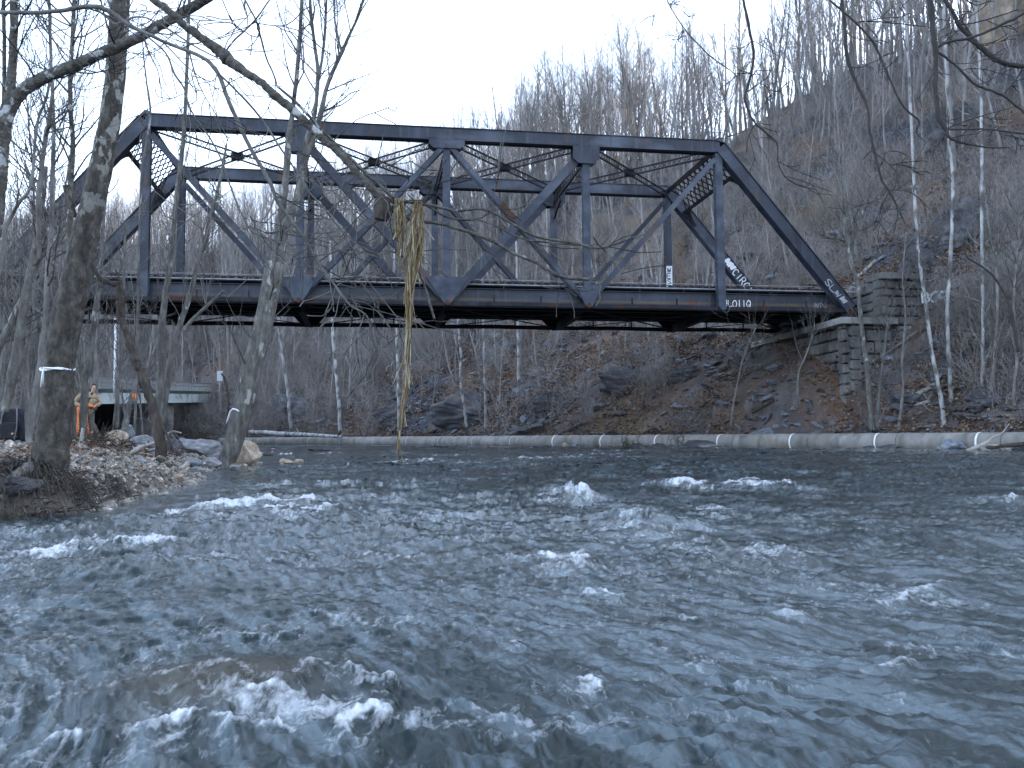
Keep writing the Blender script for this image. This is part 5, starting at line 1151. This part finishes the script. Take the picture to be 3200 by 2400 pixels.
log('white barked log lying along the top of the pipe behind the leaning tree', [at(540,934,93), at(600,936,91), at(660,939,89), at(738,944,86)], .26, .15, 'bark_pale', 9, kn=2)
# driftwood snag stranded at the right
dw = empty('driftwood_snag', at(2128,980,38.5)); tag(dw, 'tangled driftwood root stranded before the pipe at the right', 'driftwood')
b = MB(); rg = random.Random(5); D = lambda u, v, y=38.5: at(u, v, y)-dw.location
b.tube([D(2078,985), D(2090,973), D(2110,966), D(2128,958), D(2140,952)], [.05, .07, .1, .1, .06], 7)
for pts in ([D(2130,958), D(2145,945), D(2165,935), D(2180,915)], [D(2125,960), D(2160,964), D(2185,975), D(2195,982)], [D(2128,962), D(2120,975), D(2115,986)], [D(2140,960), D(2165,970), D(2180,984)], [D(2100,968), D(2100,980), D(2105,988)], [D(2112,966), D(2140,975), D(2150,986)]):
    q = [Vector(x) for x in smooth_path([tuple(p) for p in pts], 4)]; b.tube(q, list(np.linspace(.07, .02, len(q))), 6)
twigs_on(b, [D(2130,958), D(2150,942), D(2170,925), D(2182,910)], [.05, .04, .03, .02], rg, 8, .7, 1, .0)
b.build('root', MT['drift'], dw, smooth=True)
b = MB(); b.tube([D(2130,968), D(2180,962), D(2225,958), D(2300,953)], [.07, .09, .1, .1], 8); b.build('plank_log', MT['bark_dark'], dw, smooth=True)
ts = empty('drift_twigs', at(1358,968,52)); tag(ts, 'dark stranded twigs sticking up at the waterline near the centre of the pipe', 'driftwood')
b = MB(); rg = random.Random(6)
for k in range(16): grow(b, (rg.gauss(0, .35), rg.gauss(0, .1), 0), (rg.gauss(.1, .5), rg.gauss(0, .3), 1), rg.uniform(.4, 1.1), .03, 1, rg, .0, .25, 4)
b.build('twigs', MT['bark_dark'], ts)
ts = empty('drift_twigs', at(1470,962,49.5)); tag(ts, 'small dark twigs standing against the pipe beside the dark boulder', 'driftwood')
b = MB()
for k in range(9): grow(b, (rg.gauss(0, .3), rg.gauss(0, .1), 0), (rg.gauss(.3, .4), rg.gauss(0, .3), 1), rg.uniform(.4, .9), .025, 1, rg, .0, .2, 4)
b.build('twigs', MT['bark_dark'], ts)
dp = on_bank(205, 968); de = empty('debris_pile', dp); tag(de, 'dark heap of twigs and flood debris on the gravel bar beside the person', 'debris')
b = MB(); rg = random.Random(9)
for k in range(150):
    c = Vector((rg.gauss(0, .45), rg.gauss(0, .4), 0)); c.z = max(.0, .42-c.length*.45)*rg.random()
    grow(b, c, (rg.gauss(0, 1), rg.gauss(0, 1), rg.gauss(.25, .35)), rg.uniform(.25, .8), rg.uniform(.006, .018), 1, rg, .0, .2, 4, (1, 2))
b.build('twigs', MT['bark_dark'], de)
log('pale bare branch lying on the gravel between the debris pile and the snag', [on_bank(285,990)+Vector((0, 0, .1)), on_bank(300,988)+Vector((0, 0, .2)), on_bank(318,985)+Vector((0, 0, .26)), on_bank(340,975)+Vector((0, 0, .3)), on_bank(370,962)+Vector((0, 0, .45)), on_bank(392,945)+Vector((0, 0, .5))], .05, .02, 'drift', 10, name='driftwood_branch', cat='branch', kn=3)
log('white stick standing in the debris pile', [on_bank(172,970)+Vector((0, 0, .0)), at(176,945,float(on_bank(172,970).y)), at(180,925,float(on_bank(172,970).y))], .05, .035, 'bark_pale', 11, name='stick', cat='stick')
log('thick pale root running left from the foot of the big tree', [on_bank(70,1030)+Vector((0, 0, .12)), on_bank(40,1045)+Vector((0, 0, .1)), on_bank(5,1060)+Vector((0, 0, .06)), on_bank(-40,1085)+Vector((0, 0, .0))], .075, .04, 'bark_mid', 12, name='surface_root', cat='root')
# hanging roots and dead grass along the cut bank under the big tree
b = MB(); rg = random.Random(12)
LE = smooth_path([(-9.2,8.3),(-8.5,8.6),(-7,9.1),(-5.7,9.5),(-5.05,10.2),(-5.2,11.5),(-5.45,13)], 12)
for k in range(4200):
    q0 = LE[int(len(LE)*rg.random()**1.05)]; nrm = Vector((.5, -.85, 0)) if q0[1] < 10.0 else Vector((1, -.2, 0)); t_ = rg.uniform(-.05, .75)
    x_, y_ = q0[0]-nrm.x*t_+rg.gauss(0, .05), q0[1]-nrm.y*t_+rg.gauss(0, .05); z_ = float(left_bank(x_, y_))+rg.uniform(-.02, .06)
    L_ = rg.uniform(.12, .4)*(1 if q0[1] < 11 else .5); o1 = Vector((x_, y_, z_)); d1 = (nrm+Vector((rg.gauss(0, .6), rg.gauss(0, .4), rg.uniform(-.2, .35)))).normalized()
    b.cm = rg.choice((0, 1, 1, 1)); q = o1+d1*L_*.45; e = q+(d1*.5+Vector((0, 0, -.9))).normalized()*L_*.7; r_ = rg.uniform(.003, .008); pp = [Vector(t) for t in smooth_path([tuple(o1), tuple(q), tuple(e)], 3)]; b.tube(pp, list(np.linspace(r_, .0015, len(pp))), 3, cap=False)
b.build('root_fringe', [MT['bark_mid'], MT['bark_dark']], None); tag(bpy.data.objects['root_fringe'], 'matted roots and dead grass hanging over the cut bank below the big tree', 'roots', kind='stuff')

# ------------------------------------------------------------------ road bridge upstream, pole, sign
RA, RBp = at(120, 846, 72), at(458, 851, 114); ra, rb_ = at(120, 874, 72), at(458, 866, 114)
RO = empty('road_bridge', (RA.x, RA.y, RA.z)); tag(RO, 'small road bridge with a white fascia beam crossing upstream at the left', 'bridge')
MT['white_beam'] = overlay(mat('painted_beam', [(.42,.47,.46),(.55,.6,.58)], .8, bump=0), (.25,.27,.25), .6, .55, .7); MT['rail_pale'] = mat('weathered_rail', [(.16,.17,.165),(.25,.26,.255)], 3, bump=0); MT['green_steel'] = mat('green_kerb', [(.03,.05,.045),(.06,.085,.075)], 2, bump=0)
g0 = Vector((0, 0, 0)); g1 = RBp-RA; hd = Vector((g1.x, g1.y, 0)).normalized(); sn = Vector((hd.y, -hd.x, 0)); dep = (RA.z-ra.z)
b = MB(); b.bar(g0+Vector((0, 0, -dep/2)), g1+Vector((0, 0, -dep/2)), .25, dep, sn); b.build('fascia_beam', MT['white_beam'], RO)
b = MB(); b.bar(g0-sn*3.2+Vector((0, 0, -.15)), g1-sn*3.2+Vector((0, 0, -.15)), 6, .3, sn); b.build('deck', MT['joint'], RO)
b = MB(); b.bar(g0+Vector((0, 0, .16)), g1+Vector((0, 0, .16)), .36, .3, sn); b.build('kerb', MT['green_steel'], RO)
b = MB(); n_ = 150
for k in range(n_+1):
    c = g0.lerp(g1, k/n_); b.bar(c+Vector((0, 0, .31)), c+Vector((0, 0, 1.25)), .05 if k % 10 else .14, .05 if k % 10 else .14, sn)
b.bar(g0+Vector((0, 0, 1.28)), g1+Vector((0, 0, 1.28)), .09, .09, sn); b.bar(g0+Vector((0, 0, .9)), g1+Vector((0, 0, .9)), .06, .06, sn); b.build('railing', MT['rail_pale'], RO)
b = MB(); c = g0.lerp(g1, .64); z0_ = -RA.z+.2
def rect(cx, wid, dep2, z0, z1, m, nm):
    b = MB(); a_ = cx-sn*dep2; vs = []
    for z in (z0, z1):
        for p in (cx-hd*wid/2-sn*.3, cx+hd*wid/2-sn*.3, cx+hd*wid/2-sn*dep2, cx-hd*wid/2-sn*dep2): vs.append(Vector((p.x, p.y, z)))
    b.add(vs, [(3,2,1,0),(4,5,6,7),(0,1,5,4),(1,2,6,5),(2,3,7,6),(3,0,4,7)]); return b.build(nm, MT[m], RO)
rect(g0.lerp(g1, .5)-sn*6.3, 46, .6, z0_, g0.lerp(g1, .5).z-.5, 'steel_dark', 'shade_backing')  # added dark sheet closing the far side, so the space under the deck looks shaded
rect(g0.lerp(g1, .66), 2.0, 6, z0_, g0.lerp(g1, .66).z-dep-.02, 'stone', 'pier')
rect(g1+hd*1.8, 4, 7, z0_, g1.z-.35, 'stone', 'abutment'); rect(g0-hd*2, 4, 7, z0_, g0.z-.35, 'stone', 'abutment')
p = at(248, 806, 80); b = MB(); pts = [at(247, 860, 80), at(248, 806, 80), at(249, 740, 80), at(249, 688, 80)]; b.tube(pts, [.11, .11, .1, .09], 10); pole = b.build('white_pole', MT['white_paint'], smooth=True); tag(pole, 'tall straight white pole standing beside the road bridge', 'pole')
sg_ = empty('marker_sign', at(478, 850, 62)); tag(sg_, 'small white blank sign on a thin post near the end of the road bridge', 'sign')
b = MB(); b.bar(Vector((0, 0, -1.2)), at(477, 806, 62)-sg_.location, .05, .05); b.build('post', MT['pipe_rail'], sg_)
q = at(475, 812, 61.95)-sg_.location; b = MB(); b.box((q.x-.19, q.y-.02, q.z-.34), (q.x+.19, q.y+.004, q.z+.34)); b.build('plate', MT['white_paint'], sg_)

# ------------------------------------------------------------------ backpack
def bevel(o_, w, seg=3):
    m_ = o_.modifiers.new('b', 'BEVEL'); m_.width = w; m_.segments = seg; m_.limit_method = 'ANGLE'; return o_
MT['black_cloth'] = mat('black_nylon', [(.006,.007,.010),(.016,.018,.026)], 9, bump=.4, rough=.7); MT['grey_strap'] = mat('strap', [(.12,.13,.15),(.2,.21,.24)], 8, bump=0)
p = on_bank(32, 953); bp_ = empty('backpack', p, -.15); tag(bp_, 'big black backpack standing on the bank behind the big tree', 'backpack')
sc = px(66, p.y)/.92
b = MB(); b.prism([(-.36*sc, 0), (.36*sc, 0), (.4*sc, .35*sc), (.36*sc, .8*sc), (.2*sc, .98*sc), (-.2*sc, .98*sc), (-.36*sc, .8*sc), (-.4*sc, .35*sc)], -.2*sc, .25*sc); bevel(b.build('main_bag', MT['black_cloth'], bp_), .07*sc)
b = MB(); b.prism([(-.28*sc, .06*sc), (.28*sc, .06*sc), (.28*sc, .5*sc), (.2*sc, .56*sc), (-.2*sc, .56*sc), (-.28*sc, .5*sc)], -.33*sc, -.205*sc); bevel(b.build('front_pocket', MT['black_cloth'], bp_), .04*sc)
for q in (-1, 1):
    b = MB(); b.tube([(q*.2*sc, -.22*sc, .97*sc), (q*.25*sc, -.27*sc, .75*sc), (q*.27*sc, -.3*sc, .4*sc), (q*.24*sc, -.34*sc, .02*sc)], .018*sc, 6); b.build('strap', MT['grey_strap'], bp_, smooth=True)
b = MB(); b.tube([(-.1*sc, 0, .97*sc), (-.06*sc, 0, 1.05*sc), (.06*sc, 0, 1.05*sc), (.1*sc, 0, .97*sc)], .015*sc, 6); b.build('handle', MT['grey_strap'], bp_, smooth=True)
p = on_bank(-12, 948); b2 = empty('equipment_bag', p, .3); tag(b2, 'low black bag half out of the picture left of the backpack', 'bag')
b = MB(); b.prism([(-.5*sc, 0), (.42*sc, 0), (.46*sc, .5*sc), (.3*sc, .98*sc), (-.4*sc, 1.05*sc), (-.55*sc, .5*sc)], -.3*sc, .3*sc); bevel(b.build('main_bag', MT['black_cloth'], b2), .1*sc)
b = MB(); b.tube([(-.2*sc, 0, 1.02*sc), (-.1*sc, 0, 1.14*sc), (.1*sc, 0, 1.13*sc), (.18*sc, 0, 1.0*sc)], .018*sc, 6); b.build('handle', MT['black_cloth'], b2, smooth=True)

# ------------------------------------------------------------------ the person
def skin(name, nodes, edges, m, parent, sub=2, root=0):
    me = bpy.data.meshes.new(name); ks = list(nodes); ix = {k: i for i, k in enumerate(ks)}
    me.from_pydata([nodes[k][:3] for k in ks], [(ix[a_], ix[b_]) for a_, b_ in edges], []); me.materials.append(MT[m])
    o_ = bpy.data.objects.new(name, me); COL.objects.link(o_); o_.parent = parent
    md = o_.modifiers.new('skin', 'SKIN'); md.use_smooth_shade = True
    for i, k in enumerate(ks):
        v = me.skin_vertices[0].data[i]; r = nodes[k][3]; v.radius = r if isinstance(r, tuple) else (r, r); v.use_root = (i == root)
    sb = o_.modifiers.new('s', 'SUBSURF'); sb.levels = sub; sb.render_levels = sub; return o_
MT['skin'] = mat('skin', [(.42,.24,.18),(.5,.3,.23)], 12, bump=.05, rough=.55); MT['tan_coat'] = mat('tan_canvas', [(.26,.19,.12),(.38,.29,.19)], 7, bump=.5, bscale=14); MT['waders'] = mat('olive_waders', [(.09,.09,.075),(.14,.14,.12)], 6, bump=.4); MT['glove'] = mat('black_glove', [(.012,.012,.014),(.03,.03,.033)], 20, bump=.2); MT['hair'] = mat('dark_hair', [(.02,.015,.012),(.045,.034,.027)], 25, bump=.3)
pf = on_bank(187, 948); pe_ = empty('person', pf, .45); tag(pe_, 'person in a tan coat and orange apron standing on the bank, hands at the waist', 'person')
hs = px(118, pf.y)/1.76
pe_.scale = (hs, hs, hs)
bn = {'pel': (0,0,.95,(.15,.12)), 'sp': (0.02,.01,1.13,(.14,.11)), 'ch': (0.06,.0,1.32,(.17,.12)), 'ub': (0.1,.01,1.43,(.11,.085)), 'nk': (0.14,-.005,1.5,.055), 'jw': (0.165,-.03,1.57,(.062,.075)), 'hd': (0.175,-.02,1.66,(.078,.097)), 'tp': (0.18,-.01,1.735,(.055,.07)), 'no': (0.21,-.125,1.635,.014),
 'sl': (-.19,.01,1.41,.07), 'el': (-.36,.07,1.17,.05), 'wl': (-.19,-.14,1.04,.034), 'hl': (-.13,-.19,1.01,.036), 'sr': (.19,.01,1.41,.07), 'er': (.36,.06,1.17,.05), 'wr': (.2,-.14,1.04,.034), 'hr': (.14,-.19,1.01,.036),
 'pl': (-.1,0,.88,.1), 'kl': (-.12,-.03,.5,.065), 'al': (-.12,.02,.1,.045), 'tl': (-.14,-.15,.04,.04), 'pr': (.1,0,.88,.1), 'kr': (.12,-.03,.5,.065), 'ar': (.13,.02,.1,.045), 'tr': (.17,-.14,.04,.04)}
be = [('pel','sp'),('sp','ch'),('ch','ub'),('ub','nk'),('nk','jw'),('jw','hd'),('hd','tp'),('hd','no'),('ub','sl'),('sl','el'),('el','wl'),('wl','hl'),('ub','sr'),('sr','er'),('er','wr'),('wr','hr'),('pel','pl'),('pl','kl'),('kl','al'),('al','tl'),('pel','pr'),('pr','kr'),('kr','ar'),('ar','tr')]
skin('body', bn, be, 'skin', pe_)
cn = {'hem': (0,0,.93,(.2,.155)), 'sp': (0.02,.01,1.1,(.185,.15)), 'ch': (0.06,.0,1.3,(.205,.155)), 'ub': (0.1,.015,1.42,(.15,.11)), 'co': (0.14,.02,1.475,(.088,.082)), 'sl': (-.2,.01,1.41,.1), 'ml': (-.3,.05,1.28,.088), 'el': (-.38,.07,1.16,.082), 'fl': (-.28,-.05,1.09,.07), 'wl': (-.2,-.13,1.045,.056), 'sr': (.2,.01,1.41,.1), 'mr': (.3,.05,1.28,.088), 'er': (.38,.06,1.16,.082), 'fr': (.29,-.05,1.09,.07), 'wr': (.21,-.13,1.045,.056)}
skin('coat', cn, [('hem','sp'),('sp','ch'),('ch','ub'),('ub','co'),('ub','sl'),('sl','ml'),('ml','el'),('el','fl'),('fl','wl'),('ub','sr'),('sr','mr'),('mr','er'),('er','fr'),('fr','wr')], 'tan_coat', pe_)
wn = {'pel': (0,0,.92,(.185,.15)), 'pl': (-.11,0,.82,.125), 'kl': (-.125,-.03,.5,.1), 'cl': (-.125,0,.28,.088), 'al': (-.125,.02,.1,.075), 'tl': (-.14,-.16,.05,.055), 'pr': (.11,0,.82,.125), 'kr': (.125,-.03,.5,.1), 'cr': (.13,0,.28,.088), 'ar': (.135,.02,.1,.075), 'tr': (.17,-.15,.05,.055)}
skin('waders', wn, [('pel','pl'),('pl','kl'),('kl','cl'),('cl','al'),('al','tl'),('pel','pr'),('pr','kr'),('kr','cr'),('cr','ar'),('ar','tr')], 'waders', pe_)
b = MB(); n1 = 13
V_ = []
for iz in range(13):
    z = 1.0-iz*.072; w0_ = .1+.008*iz
    for ix in range(n1):
        f = ix/(n1-1); x = -.30*1.0+f*(w0_+.18)-.01*iz*0; y = -.165-.055*math.sin(f*math.pi)-.012*math.sin(f*17+iz*.5)-.01*math.sin(iz*1.3)
        V_.append(Vector((x, y, z+.015*math.sin(f*9))))
fs = [(r*n1+c, r*n1+c+1, (r+1)*n1+c+1, (r+1)*n1+c) for r in range(12) for c in range(n1-1)]
b.add(V_, fs); ap = b.build('apron', MT['orange'], pe_, smooth=True); md = ap.modifiers.new('t', 'SOLIDIFY'); md.thickness = .012
b = MB(); b.tube([(-.1, -.2, 1.02), (.02, -.215, 1.06), (.12, -.2, 1.05), (.2, -.15, 1.0)], [.05, .06, .055, .03], 8); b.build('apron_roll', MT['orange'], pe_, smooth=True)
for s_, nm in ((-1, 'glove'), (1, 'glove')):
    w_ = Vector((s_*.185, -.15, 1.035)); k_ = Vector((s_*.125, -.2, 1.005)); gn = {'w': (*w_, .04), 'k': (*k_, .04)}; ge = [('w','k')]
    ax_ = (k_-w_).normalized(); up_ = Vector((0, 0, 1)); up_ = (up_-ax_*up_.dot(ax_)).normalized()
    for j in range(4):
        b0 = k_+up_*(.03-.02*j)+ax_*.01; L_ = (.036, .042, .04, .032)[j]
        m_ = b0+ax_*L_+Vector((0, .006, 0)); e_ = m_+ax_*L_*.5+Vector((0, .03, 0))
        gn[f'a{j}'] = (*b0, .012); gn[f'b{j}'] = (*m_, .0105); gn[f'c{j}'] = (*e_, .009); ge += [('k', f'a{j}'), (f'a{j}', f'b{j}'), (f'b{j}', f'c{j}')]
    t0 = w_.lerp(k_, .35)+up_*.04; gn['t0'] = (*t0, .012); gn['t1'] = (*(t0+ax_*.035+up_*.02), .011); gn['t2'] = (*(t0+ax_*.07+up_*.012), .009); ge += [('w','t0'),('t0','t1'),('t1','t2')]
    skin('glove', gn, ge, 'glove', pe_, 1)
hn = {'b': (0.165,.045,1.63,(.075,.06)), 'm': (0.175,.02,1.7,(.084,.09)), 't': (0.18,-.005,1.75,(.06,.075)), 'f': (0.19,-.07,1.735,(.055,.03))}
skin('hair', hn, [('b','m'),('m','t'),('t','f')], 'hair', pe_, 2)
sh = {'a': (0,-.09,1.0,(.05,.05)), 'b': (0.03,-.135,1.2,(.055,.04)), 'c': (0.1,-.11,1.4,(.05,.035)), 'd': (0.14,-.05,1.475,(.06,.05))}
skin('shirt', sh, [('a','b'),('b','c'),('c','d')], 'glove', pe_, 2)
b = MB()
for s_ in (-1, 1): b.box((.18+s_*.03-.012, -.113, 1.655), (.18+s_*.03+.012, -.106, 1.667))
b.box((.146, -.108, 1.588), (.194, -.1, 1.596)); b.build('eyes', MT['hair'], pe_)
